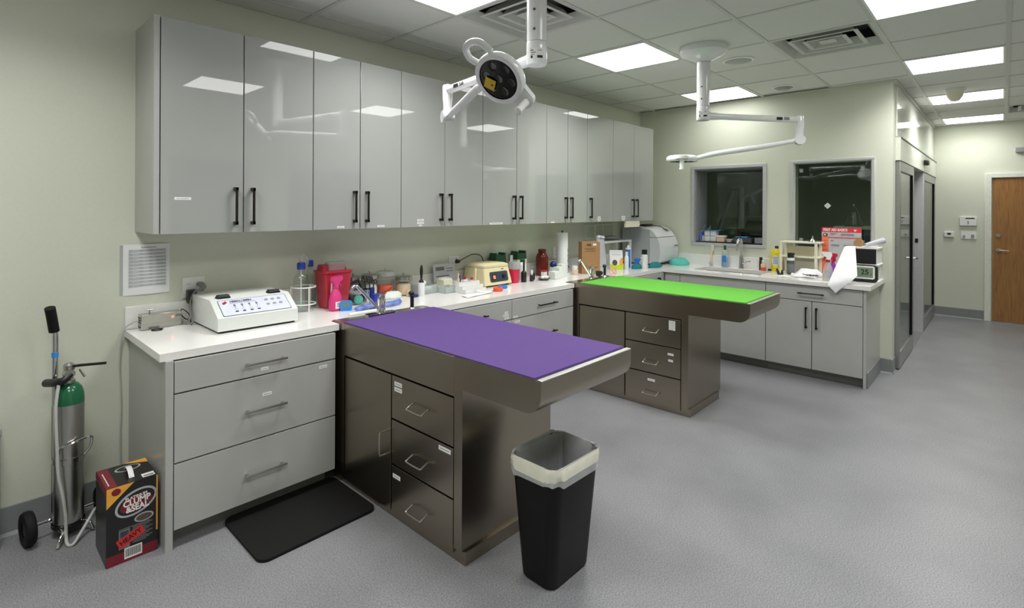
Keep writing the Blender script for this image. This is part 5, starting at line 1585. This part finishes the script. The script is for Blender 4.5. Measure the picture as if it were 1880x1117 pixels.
# food pouch
t = T('food_pouch', 'white and lime stand-up pouch right of the foil bag', 'pouch', (4.96, -.355, CT), -.7)
def r0(sx, sy, z, r): return [(a, b, z) for a, b in rrect(-sx, sx, -sy, sy, r, 5)]
MB().loft([r0(.07, .03, .001, .01), r0(.073, .028, .03, .01), r0(.072, .017, .12, .006), r0(.071, .002, .205, .0015)]).build('pouch', 'paper', t)
def pf(z): return -.0285 + max(0, z - .03) * (.0265 / .175) - .0012
def strip(mb, pts, k): mb.loft([[(x, pf(z) - k - .0008, z) for x, z in pts], [(x, pf(z) - k, z) for x, z in pts]])
mb = MB()
strip(mb, [(-.069, .004), (.069, .004), (.07, .03), (.07, .055), (-.01, .045), (-.07, .062)], 0.001)
mb.mi = 1; strip(mb, [(.03, .05), (.069, .05), (.069, .125), (.045, .115), (.03, .085)], .0018)
mb.mi = 2; strip(mb, ell(-.02, .075, .028, .03, 16), .0024)
mb.mi = 3; strip(mb, [(-.045, .155), (.045, .155), (.045, .163), (-.045, .163)], .001); strip(mb, [(-.06, .185), (.06, .185), (.06, .19), (-.06, .19)], .001)
mb.build('printed_front', ['lime', 'orange', 'brown', 'poster_grey'], t)
simple_bottle('bottle', 'slim white bottle right of the food pouch', 'bottle', 5.06, -.425, .022, .185, 'white', 'white', .6, .2, .1, label='dots')
t = T('pump_tube', 'blue tube bottle with a white pump standing behind the slim white bottle', 'bottle', (5.21, -.36, CT))
MB(t).lathe([(0, .001), (.024, .001), (.024, .2), (.02, .205)], (5.21, -.36, CT), 22).build('tube_body', 'tape_blue', t)
MB(t).lathe([(.03, .2), (.03, .215), (.014, .22), (.012, .245), (0, .25)], (5.21, -.36, CT), 18).build('pump_head', 'white', t)
mb = MB((5.3, -.32, CT)); mb.box(5.26, 5.36, -.36, -.28, CT + .02, CT + .13, .01)
simple_bottle('spray_can', 'white spray can with a black cap left of the autoclave', 'spray can', 5.255, -.53, .034, .205, 'white', 'black', .8, .24, .06, label='dots')
mb = MB((5.37, -.4, CT)); mb.box(5.33, 5.41, -.44, -.36, CT + .001, CT + .095, .01)
S('blue_pack', 'light blue pack standing behind the white spray can', 'pack', mb, 'tape_blue')
mb = MB((5.335, -.46, CT)); mb.sph((5.335, -.46, CT + .07), .03, (1.1, .7, .5)); mb.sph((5.335, -.46, CT + .1), .028, (1.1, .7, .5)); mb.box(5.31, 5.36, -.48, -.44, CT + .001, CT + .07, .005)
S('white_rolls', 'two small white rolls stacked left of the spray can', 'rolls', mb, 'cotton')
def cloth(lab, x, y, sx, sy, h, m, seed):
    r = random.Random(seed)
    mb = MB((x, y, CT))
    n = 16
    rings = []
    for k, (sc, z) in enumerate(((1, .001), (1.02, h * .3), (.9, h * .62), (.6, h * .92), (.2, h))):
        ph = r.uniform(0, 6)
        rings.append([(x + sx * sc * math.cos(2 * math.pi * i / n) * (1 + .08 * math.sin(3 * i + ph)), y + sy * sc * math.sin(2 * math.pi * i / n) * (1 + .08 * math.sin(2 * i + ph)), CT + max(.001, z + (h * .1 * math.sin(i * 1.9 + ph) if k else 0))) for i in range(n)])
    mb.loft(rings)
    S('folded_cloth', lab, 'cloth', mb, m, sharp=60)
mb = MB((2.2, -.2, CT))
r = random.Random(11)
rings = []
for k, (sc, z) in enumerate(((.9, .001), (1.0, .012), (.92, .03), (.66, .046), (.2, .052))):
    rings.append([(2.205 + .075 * sc * math.cos(i * math.pi / 10) * r.uniform(.9, 1.1), -.2 + .034 * sc * math.sin(i * math.pi / 10) * r.uniform(.85, 1.12), CT + max(.001, z + (r.uniform(-.005, .005) if k else 0))) for i in range(20)])
mb.loft(rings)
S('gauze_bag', 'crumpled clear bag of white gauze in front of the glass jars', 'bag', mb, 'dots', sharp=25)
cloth('deep teal cloth bundle behind the white spray can', 5.2, -.47, .085, .045, .05, 'teal_dark', 4)
cloth('teal cloth against the front of the autoclave, left of its foot', 5.46, -.55, .12, .05, .055, 'teal_dark', 5)
cloth('bright teal folded cloth right of the autoclave', 5.92, -.62, .13, .1, .075, 'teal', 6)
mb = MB((4.62, -.5, CT))
for k in (0, 1): mb.tube([(4.55 + .07 * k + .028 * math.cos(a * math.pi / 6), -.545 + .012 * math.sin(a * math.pi / 6), CT + .026 + .024 * math.sin(a * math.pi / 6)) for a in range(12)], .0035, 6, True)
mb.tube(smooth([(4.645, -.545, CT + .035), (4.69, -.5, CT + .05), (4.73, -.48, CT + .035), (4.76, -.47, CT + .006)], 5), .003, 6)
S('eyeglasses', 'pink safety glasses lying behind the green mat', 'glasses', mb, 'pinkframe')
mb = MB((4.2, -.58, CT)); mb.box(4.33, 4.37, -.55, -.51, CT + .001, CT + .05, .006); mb.sph((4.39, -.53, CT + .025), .022)
S('black_gadget', 'small black gadget at the foot of the cardboard carton', 'gadget', mb, 'black')

# autoclave
t = T('autoclave', 'big grey-white tabletop autoclave in the worktop corner', 'autoclave', (5.83, -.29, CT))
ax0, ax1, ayb = 5.615, 6.075, -.05
prof = [(ayb, CT + .015), (-.47, CT + .015), (-.515, CT + .04), (-.535, CT + .15), (-.525, CT + .26), (-.49, CT + .345), (-.42, CT + .405), (-.33, CT + .43), (ayb, CT + .43)]
body = [(ayb, CT + .015), (-.40, CT + .015), (-.40, CT + .412), (-.33, CT + .43), (ayb, CT + .43)]
MB(t).prism(body, ax0 + .004, ax1 - .004, 'x').build('cabinet', 'autoclave_side', t)
door = [(-.403, CT + .02), (-.47, CT + .02), (-.515, CT + .045), (-.535, CT + .15), (-.525, CT + .25), (-.495, CT + .318), (-.403, CT + .318)]
MB(t).prism(door, ax0, ax1, 'x').build('door', 'autoclave', t)
hood = [(-.403, CT + .324), (-.49, CT + .324), (-.455, CT + .375), (-.40, CT + .415), (-.33, CT + .436), (-.28, CT + .436), (-.28, CT + .42), (-.403, CT + .4)]
hd = MB(t).prism(hood, ax0, ax1, 'x').build('control_hood', 'autoclave', t)
mb = MB(t)
nrm = Vector((0, -.04, .055)).normalized()
def hp(x, s, k): return Vector((x, -.455 + .055 * s - .0006 - nrm.y * -k, CT + .375 + .04 * s + nrm.z * k))
mb.loft([[hp(x, s, .001) for x, s in ((5.93, .15), (6.03, .15), (6.03, .85), (5.93, .85))], [hp(x, s, .004) for x, s in ((5.93, .15), (6.03, .15), (6.03, .85), (5.93, .85))]])
mb.build('display', 'lcd', hd)
MB(t).box(5.98, 6.06, -.5345, -.528, CT + .21, CT + .222).build('name_print', 'print', t)
MB(t).box(ax0 - .002, ax0 + .05, -.43, -.405, CT + .09, CT + .22, .004).build('hinge_cover', 'autoclave', t)
MB(t).box(ax0 + .02, ax1 - .02, -.46, -.08, CT, CT + .016).build('foot_plate', 'black', t)
mb = MB((5.76, -.3, CT + .44))
pts = [(5.58, -.36, CT + .445)]
for k in range(26): pts.append((5.66 + .16 * k / 25 + .035 * math.cos(k * 2.1), -.30 + .05 * math.sin(k * 2.1), CT + .444 + .004 * (k % 6)))
pts += [(5.86, -.38, CT + .444), (5.9, -.43, CT + .42), (5.93, -.47, CT + .385)]
mb.tube(smooth(pts, 4), .0045, 6)
S('cable_bundle', 'tangled dark cable bundle lying on top of the autoclave', 'cable', mb, 'purplebrown')
mb = MB((5.31, -.34, 1.32)); mb.box(5.16, 5.455, -.36, -.335, 1.322, 1.3925, .003)
S('under_cabinet_box', 'cream box fixed under the last wall cabinet', 'box', mb, 'offwhite')

# ================================================================== ON THE WINDOW-WALL WORKTOP
t = T('hanging_spatula', 'tan handled brush hanging on the backsplash left of the soap bottle', 'brush', (6.1, -.92, CT + .12))
MB(t).box(6.096, 6.111, -.94, -.905, CT + .165, CT + .235, .004).build('hook_pad', 'white', t)
MB(t).tube(smooth([(6.09, -.92, CT + .24), (6.088, -.925, CT + .2), (6.09, -.918, CT + .1), (6.09, -.915, CT + .04)], 5), .008, 8).build('handle', 'ivory', t)
MB(t).sph((6.092, -.914, CT + .03), .02, (.5, 1, 1.2)).build('brush_head', 'poster_grey', t)
t = simple_bottle('soap_bottle', 'clear dish soap bottle with a blue label and dark green cap', 'bottle', 6.05, -1.085, .038, .245, 'clearplastic', 'dkgreen', .35, .2, .16, sq=(.7, 1))
MB(t).lathe([(0, .006), (.035, .006), (.036, .1), (0, .1)], (6.05, -1.085, CT), 22, squash=(.7, 1)).build('soap', 'sky', t)
MB(t).box(6.0225, 6.026, -1.108, -1.062, CT + .06, CT + .13).build('label', 'sky', t)
simple_bottle('bottle', 'slim brown bottle with a black cap right of the tall tap', 'bottle', 6.06, -1.455, .017, .135, 'purplebrown', 'ink', .85, .2, .05)
t = simple_bottle('bottle', 'small pinkish bottle with a red base label beside the slim brown bottle', 'bottle', 6.0, -1.498, .026, .11, 'skinlabel', 'white', .55, .3, .1)
MB(t).lathe([(.0263, .004), (.027, .006), (.027, .034), (.0263, .036)], (6.0, -1.498, CT), 22).build('label_band', 'tape_orange', t)
mb = MB((6.03, -1.55, CT)); mb.cyl((6.03, -1.565, CT + .011), (6.03, -1.535, CT + .011), .01, None, 14); mb.mi = 1; mb.cyl((6.03, -1.535, CT + .011), (6.03, -1.525, CT + .011), .0095, None, 14)
S('small_vial', 'tiny vial lying left of the yellow bottle', 'vial', mb, ['ink', 'white'])
t = simple_bottle('cleaner_bottle', 'yellow cleaner bottle with a navy cap and a white label', 'bottle', 6.055, -1.61, .056, .265, 'yellow', 'navy', .3, .1, .13, sq=(.62, 1))
mb = MB(t); mb.loft([[(6.0195, y, CT + z) for y, z in ell(-1.61, .11, .036, .062, 20)], [(6.0225, y, CT + z) for y, z in ell(-1.61, .11, .036, .062, 20)]]); mb.mi = 1
for k in range(5): mb.box(6.0188, 6.0198, -1.635, -1.585, CT + .08 + k * .016, CT + .085 + k * .016)
mb.build('label', ['paper', 'blue'], t)
MB(t).box(6.025, 6.03, -1.638, -1.582, CT + .19, CT + .197).build('brand_print', 'brown', t)
# two-tier cream organiser
t = T('shelf_organizer', 'cream two-tier plastic shelf organiser under the right-hand window', 'shelf', (5.99, -1.85, CT))
ya, yb, xa, xb = -2.03, -1.675, 5.905, 6.1
for z, n_ in ((CT + .168, 'shelf'), (CT + .312, 'shelf')):
    MB(t).box(xa, xb, ya, yb, z, z + .014, .003).build(n_, 'offwhite', t)
for x in (xa + .012, xb - .012):
    for y in (ya + .03, yb - .015): MB(t).box(x - .01, x + .01, y - .012, y + .012, CT, CT + .312, .002).build('post', 'offwhite', t)
MB(t).box(xb - .008, xb, ya + .04, yb - .02, CT + .182, CT + .27).build('back_panel', 'offwhite', t)
MB(t).box(xa + .005, xb - .005, ya + .005, yb - .005, CT + .0005, CT + .012, .002).build('base_tray', 'offwhite', t)
mb = MB((5.98, -1.955, CT + .327)); mb.lathe([(.034, 0), (.03, .008), (.008, .032), (.006, .06), (.004, .06), (.006, .032), (.028, .008), (.032, 0)], (5.98, -1.955, CT + .3265), 24)
S('funnel', 'small steel funnel upside down on top of the cream organiser', 'funnel', mb, 'chrome')
t = simple_bottle('spray_can', 'dark grey air duster can with a black nozzle, in front of the organiser', 'spray can', 5.87, -1.79, .034, .215, 'dark_grey', 'black', .8, .2, .06, label='print')
MB(t).lathe([(.0345, .14), (.0345, .165)], (5.87, -1.79, CT), 24).build('label_band', 'white', t)
MB(t).tube([(5.87, -1.79, CT + .2), (5.87, -1.825, CT + .205)], .009, 10).build('nozzle', 'black', t)
mb = MB((5.78, -1.725, CT)); mb.prism([(-1.70, CT + .001), (-1.745, CT + .001), (-1.738, CT + .045), (-1.734, CT + .045), (-1.732, CT + .014), (-1.712, CT + .014), (-1.69, CT + .058), (-1.686, CT + .056)], 5.76, 5.8, 'x')
S('black_clip', 'black plastic clip standing on the worktop right of the sink', 'clip', mb, 'black')
# napkin with black pieces
mb = MB((5.83, -1.97, CT))
g = []
for i in range(7):
    g.append([(5.66 + .036 * i, -2.06 + .045 * j + .01 * math.sin(i), CT + .003 + .006 * abs(math.sin(i * 1.3 + j)) + max(0, (i - 3)) * .02 * (1 if 1 <= j <= 4 else .3)) for j in range(6)])
mb.sheet(g, .001)
S('napkin', 'crumpled white napkin on the worktop before the organiser', 'napkin', mb, 'paper', sharp=60)
mb = MB((5.74, -1.99, CT + .012))
r = random.Random(3)
for k in range(12):
    x, y = 5.73 + r.uniform(-.03, .04), -1.99 + r.uniform(-.06, .06)
    a = r.uniform(0, 3.1)
    mb.cyl((x - .022 * math.cos(a), y - .022 * math.sin(a), CT + .018), (x + .022 * math.cos(a), y + .022 * math.sin(a), CT + .021 + r.uniform(0, .008)), .004, .003, 6)
o_ = S('black_fittings', 'small heap of black fittings lying on the white napkin', 'fittings', mb, 'black')
o_['kind'] = 'stuff'
mb = MB((5.7, -1.82, CT)); mb.lathe([(0, .001), (.014, .001), (.016, .02), (.01, .026), (0, .026)], (5.77, -1.835, CT), 14)  # solid white cap, loose on the worktop
S('white_cap', 'small white cap lying left of the napkin', 'cap', mb, 'white')
mb = MB((5.6, -1.9, CT)); mb.sheet([[(5.58 + .07 * i, -1.86 + .05 * j - .03 * i, CT + .0015 + .002 * ((i + j) % 2)) for j in range(4)] for i in range(3)], .001)
S('paper_scrap', 'flat white paper scrap on the worktop edge right of the sink', 'paper', mb, 'paper')
spray_bottle('clear spray bottle with a white head and red trigger clip, right end of the worktop', 5.60, -2.165, .044, .262, 2.3, 'clearplastic', 'white', 'paper', 'red')
spray_bottle('purple spray bottle with a crimson trigger behind the clear one', 5.80, -2.165, .036, .24, -2.2, 'violet', 'crimson', None)
# first aid poster board leaning on the wall
t = T('first_aid_poster', 'red first aid poster board leaning against the right-hand window', 'poster', (6.06, -2.17, CT))
px_, y0p, y1p = 6.104, -2.337, -2.008
def pb(y0, y1, z0, z1, k, m, nm='panel'):
    o_ = MB(t).box(px_ - .0008 * k, px_ - .0008 * (k - 1) if k else px_ + .006, y0, y1, CT + z0, CT + z1).build(nm, m, t)
    return o_
pb(y0p, y1p, .001, .47, 0, 'poster_salmon', 'board')
hb_ = pb(y0p, y1p, .424, .4695, 1, 'poster_red', 'header_band')
pb(y0p, y1p - .06, .001, .424, 1, 'poster_grey', 'text_panel')
pb(y0p, y1p, .385, .424, 2, 'poster_grey', 'text_panel')
pb(y0p + .005, y1p - .06, .366, .376, 2, 'poster_red', 'rule_line')
text('lettering', 'FIRST AID BASICS', .034, (Vector((px_ - .0008, y1p - .012, CT + .447)), (0, -1, 0), (0, 0, 1)), 'paper', hb_, t, align='LEFT', squeeze=.78, bold=.0012)
mb = MB(t)
hz = CT + .447; hy = y0p + .05
mb.loft([[(px_ - .0008 - q, y, z) for y, z in ((hy, hz - .012), (hy + .012, hz + .002), (hy + .007, hz + .01), (hy, hz + .004), (hy - .007, hz + .01), (hy - .012, hz + .002))] for q in (0, .0006)])
mb.build('heart_mark', 'paper', hb_)
mb = MB(t); mb.loft([[(px_ - .0016 - q, y, CT + z) for y, z in ell(y1p - .032, .398, .022, .017, 16)] for q in (0, .0008)]); mb.mi = 1; mb.box(px_ - .003, px_ - .0024, y1p - .035, y1p - .02, CT + .392, CT + .405)
mb.build('round_picture', ['brown', 'paper'], t)
mb = MB(t)
for (a, b, z, h_) in ((.07, .13, .41, .004), (.07, .11, .40, .004), (.16, .27, .408, .004), (.16, .27, .396, .005), (.075, .1, .34, .005), (.01, .045, .34, .004), (.01, .04, .29, .004), (.01, .045, .25, .004), (.08, .15, .3, .003), (.08, .15, .29, .003), (.19, .26, .3, .003), (.19, .26, .29, .003)):
    mb.box(px_ - .003, px_ - .0008, y1p - b, y1p - a, CT + z, CT + z + h_)
mb.build('small_print', 'print', t)
# white drawer stack, clock, paper, roll, house
t = T('drawer_stack', 'white two-tier desktop drawer stack at the end of the worktop', 'drawer stack', (5.93, -2.39, CT))
dx0, dx1, dy0, dy1 = 5.80, 6.085, -2.50, -2.30
for k in (0, 1):
    z0_ = CT + .006 + k * .15
    mb = MB(t)
    mb.box(dx0 + .01, dx1, dy0, dy0 + .006, z0_, z0_ + .14); mb.box(dx0 + .01, dx1, dy1 - .006, dy1, z0_, z0_ + .14)
    mb.box(dx1 - .006, dx1, dy0, dy1, z0_, z0_ + .14); mb.box(dx0, dx1, dy0 - .012, dy1 + .004, z0_ + .136, z0_ + .15, .003)
    mb.build('shell', 'white', t)
    MB(t).box(dx0 + .004, dx1 - .01, dy0 + .009, dy1 - .009, z0_ + .004, z0_ + .13, .003).build('drawer', 'black', t)
MB(t).box(dx0, dx1, dy0 - .01, dy1, CT, CT + .006).build('base_plate', 'white', t)
t = T('digital_clock', 'black digital clock with a white bezel showing 25 at the worktop end', 'clock', (5.725, -2.42, CT))
mb = MB(t)
pts = rrect(-2.515, -2.325, CT + .001, CT + .152, .028, 6)
mb.loft([[(5.72, y, z) for y, z in pts], [(5.775, y, z) for y, z in pts]])
mb.build('case', 'black', t)
mb = MB(t)
pts = rrect(-2.498, -2.33, CT + .03, CT + .146, .016, 5)
mb.loft([[(5.715, y, z) for y, z in pts], [(5.721, y, z) for y, z in pts]])
mb.build('bezel', 'white', t)
lc_ = MB(t).box(5.7135, 5.716, -2.484, -2.345, CT + .044, CT + .132).build('display', 'lcd', t)
text('digits', '25', .062, (Vector((5.7135, -2.425, CT + .09)), (0, -1, 0), (0, 0, 1)), 'ink', lc_, t, bold=.001)
text('digits', '1', .062, (Vector((5.7135, -2.362, CT + .09)), (0, -1, 0), (0, 0, 1)), 'ink', lc_, t, bold=.001)
text('digits', 'c', .03, (Vector((5.7135, -2.472, CT + .075)), (0, -1, 0), (0, 0, 1)), 'ink', lc_, t)
# sheet of paper hanging over the worktop edge
mb = MB((5.6, -2.3, CT + .1))
A_, B_, C_, D_, E_ = Vector((5.77, -2.262, 1.187)), Vector((5.385, -2.206, .866)), Vector((5.385, -2.267, .80)), Vector((5.42, -2.418, .956)), Vector((5.77, -2.345, 1.187))
def pm(a, b):
    l = A_.lerp(B_, a / .78) if a < .78 else B_.lerp(C_, (a - .78) / .22)
    r_ = E_.lerp(D_, a / .66) if a < .66 else D_.lerp(C_, (a - .66) / .34)
    p_ = l.lerp(r_, b)
    w_ = min(1, a * 3) * min(1, (1 - a) * 3)
    p_.x -= .008 * w_ * math.sin(math.pi * b)
    return p_
g = [[(5.86, -2.27 - .02 * k, 1.1885) for k in range(5)]] + [[pm(a / 14, b / 4) for b in range(5)] for a in range(15)]
mb.sheet(g, .0008)
S('hanging_paper', 'white sheet of paper draped off the drawer stack over the worktop edge', 'paper', mb, 'paper', sharp=60)
t = T('cardboard_house', 'small brown house-shaped cardboard box on top of the drawer stack', 'box', (5.93, -2.345, 1.187))
MB(t).prism([(-2.375, 1.187), (-2.31, 1.187), (-2.31, 1.23), (-2.33, 1.252), (-2.36, 1.252), (-2.375, 1.232)], 5.89, 5.97, 'x').build('carton', 'kraft', t)
MB(t).box(5.92, 5.94, -2.362, -2.322, 1.252, 1.266).build('ridge', 'kraft_side', t)
mb = MB((6.0, -2.44, 1.19))
a_, b_ = Vector((5.9, -2.40, 1.206)), Vector((6.06, -2.51, 1.24))
mb.cyl(a_, b_, .012, .03, 18)
S('rolled_paper', 'rolled silver paper lying on top of the drawer stack', 'paper roll', mb, 'foil')
mb = MB((5.86, -2.42, 1.187)); mb.sheet([[(5.83 + .03 * i, -2.38 - .04 * j, 1.188 + .004 * ((i + j) % 2) + .003 * j) for j in range(4)] for i in range(3)], .001)
S('folded_paper', 'crumpled pinkish paper under the rolled silver paper', 'paper', mb, 'sticker')
mb = MB((5.7, -2.35, CT)); mb.box(5.64, 5.70, -2.40, -2.375, CT + .001, CT + .008, .002)
S('small_tool', 'thin silver tool lying before the digital clock', 'tool', mb, 'nickel')

# ================================================================== ON THE LEFT WINDOW SILL
SZ = W1[2] + .047 + .0005
def sb(lab, x, y, dx, dy, h, m, name='supply_box', z=SZ, cat='box', group=None):
    mb = MB((x, y, z)); mb.box(x - dx / 2, x + dx / 2, y - dy / 2, y + dy / 2, z, z + h, .002)
    return S(name, lab, cat, mb, m, group)
t = T('file_holder', 'pale slanted file holder at the left end of the window sill', 'file holder', (6.3, -.745, SZ))
MB(t).prism([(6.18, SZ), (6.40, SZ), (6.40, SZ + .18), (6.36, SZ + .16), (6.18, SZ + .06)], -.722, -.719, 'y').prism([(6.18, SZ), (6.40, SZ), (6.40, SZ + .18), (6.36, SZ + .16), (6.18, SZ + .06)], -.79, -.787, 'y').box(6.18, 6.4, -.787, -.722, SZ, SZ + .004).build('holder', 'clearplastic', t)
MB(t).box(6.2, 6.38, -.76, -.74, SZ + .005, SZ + .09).build('papers', 'tape_blue', t)
sb('small yellow and white box inside the slanted file holder', 6.24, -.772, .06, .02, .06, 'skinlabel')
k = 0
for (y, z, lab) in ((-.815, 0, 'lower left white box of the sill pile'), (-.815, .062, 'upper left white box of the sill pile'), (-.885, 0, 'lower right white box of the sill pile'), (-.885, .062, 'upper right white box of the sill pile')):
    sb(lab, 6.27, y, .09, .064, .058, 'paper', z=SZ + z, group='white boxes on the window sill')
mb = MB((6.28, -.86, SZ + .121)); mb.X = Matrix.Translation((6.28, -.86, SZ + .128)) @ Matrix.Rotation(-.05, 4, 'X')
mb.box(-.07, .07, -.11, .1, -.006, 0); S('blue_folder', 'light blue folder lying across the white boxes on the sill', 'folder', mb, 'pane' if False else 'sky')
sb('pinkish carton in the middle of the window sill', 6.24, -.975, .08, .085, .055, 'skinlabel')
sb('pale pink lid lying on the pinkish carton', 6.24, -.975, .09, .095, .014, 'cotton', 'box_lid', SZ + .0555, 'lid')
mb = MB((6.24, -1.065, SZ)); mb.lathe([(0, 0), (.03, 0), (.042, .032), (.038, .032), (.027, .004), (0, .004)], (6.24, -1.065, SZ), 20)
S('white_bowl', 'small white bowl right of the pinkish carton', 'bowl', mb, 'cotton')
t = T('wire_basket', 'grey mesh basket at the right of the left window sill', 'basket', (6.27, -1.22, SZ))
mb = MB(t)
for q in ((6.19, 6.35, -1.32, -1.317), (6.19, 6.35, -1.123, -1.12), (6.19, 6.193, -1.32, -1.12), (6.347, 6.35, -1.32, -1.12)): mb.box(q[0], q[1], q[2], q[3], SZ, SZ + .055)
mb.box(6.19, 6.35, -1.32, -1.12, SZ, SZ + .003); mb.build('basket_body', 'dark_grey', t)
sb('light blue packet lying in the grey mesh basket', 6.26, -1.2, .1, .13, .012, 'sky', 'blue_packet', SZ + .0555, 'packet')
sb('clear box at the right end of the left window sill', 6.27, -1.385, .1, .09, .06, 'clearplastic')

# ================================================================== SEEN THROUGH THE DARK WINDOWS
t = T('supply_cart', 'white-topped cart with blue drawers behind the right-hand window', 'cart', (6.55, -2.27, 0))
MB(t).box(6.34, 6.76, -2.42, -2.06, 1.33, 1.356, .004).build('cart_top', 'white', t)
MB(t).box(6.36, 6.74, -2.415, -2.09, .15, 1.33, .004).build('cart_body', 'dark_grey', t)
for k in range(6): MB(t).box(6.35, 6.36, -2.405, -2.1, .2 + k * .185, .37 + k * .185, .003).build('drawer', 'cart_blue', t)
for x, y in ((6.39, -2.39), (6.71, -2.39), (6.39, -2.12), (6.71, -2.12)): MB(t).cyl((x, y, 0), (x, y, .15), .03, None, 14).build('caster', 'black', t)
t = T('glass_flask', 'clear cone-shaped flask standing on the cart behind the right-hand window', 'flask', (6.6, -2.19, 1.3565))
MB(t).lathe([(0, .008), (.075, .008), (.078, .02), (.03, .17), (.016, .195), (.016, .215)], (6.6, -2.19, 1.3565), 28).build('flask_body', 'glass', t)
MB(t).cyl((6.6, -2.19, 1.3565), (6.6, -2.19, 1.363), .085, None, 24).build('tray', 'black', t)
MB(t).cyl((6.6, -2.19, 1.37), (6.6, -2.19, 1.5), .026, .02, 16).build('inner_tube', 'nickel', t)
MB(t).cyl((6.6, -2.19, 1.565), (6.6, -2.19, 1.585), .012, .009, 12).build('stopper', 'white', t)
t = T('lamp_stand', 'pale floor stand with angled arms in the dark room behind the left window', 'lamp stand', (7.5, -.76, 0))
MB(t).cyl((7.5, -.76, .03), (7.5, -.76, 1.82), .04, None, 20).build('pole', 'enamel', t)
MB(t).lathe([(0, 0), (.25, 0), (.25, .03), (.05, .05), (0, .05)], (7.5, -.76, 0), 28).build('base', 'enamel', t)
MB(t).cyl((7.5, -.66, 1.8), (7.5, -.45, 1.2), .03, None, 14).cyl((7.5, -.74, 1.82), (7.5, -.64, 1.8), .03, None, 14).build('arm', 'enamel', t)
MB(t).cyl((7.5, -.78, 1.68), (7.5, -1.05, 1.8), .025, None, 14).cyl((7.5, -.9, 1.72), (7.5, -.93, 1.6), .02, None, 12).build('arm', 'enamel', t)
t = T('wall_monitor', 'pale box-shaped monitor hanging in the dark room behind the left window', 'monitor', (7.6, -1.1, 1.85))
MB(t).box(7.55, 7.62, -1.2, -1.03, 1.77, 2.0, .01).build('housing', 'grey', t)
MB(t).cyl((7.58, -1.1, 2.0), (7.58, -1.1, H), .02, None, 12).build('drop_pole', 'grey', t)
t = T('black_cabinet', 'black equipment case with a curved top behind the left window', 'equipment', (6.75, -1.2, 0))
MB(t).box(6.6, 6.9, -1.47, -1.02, .0, 1.29, .01).build('case', 'black', t)
MB(t).cyl((6.75, -1.33, 1.29), (6.75, -1.1, 1.29), .1, None, 28).build('curved_top', 'black', t)
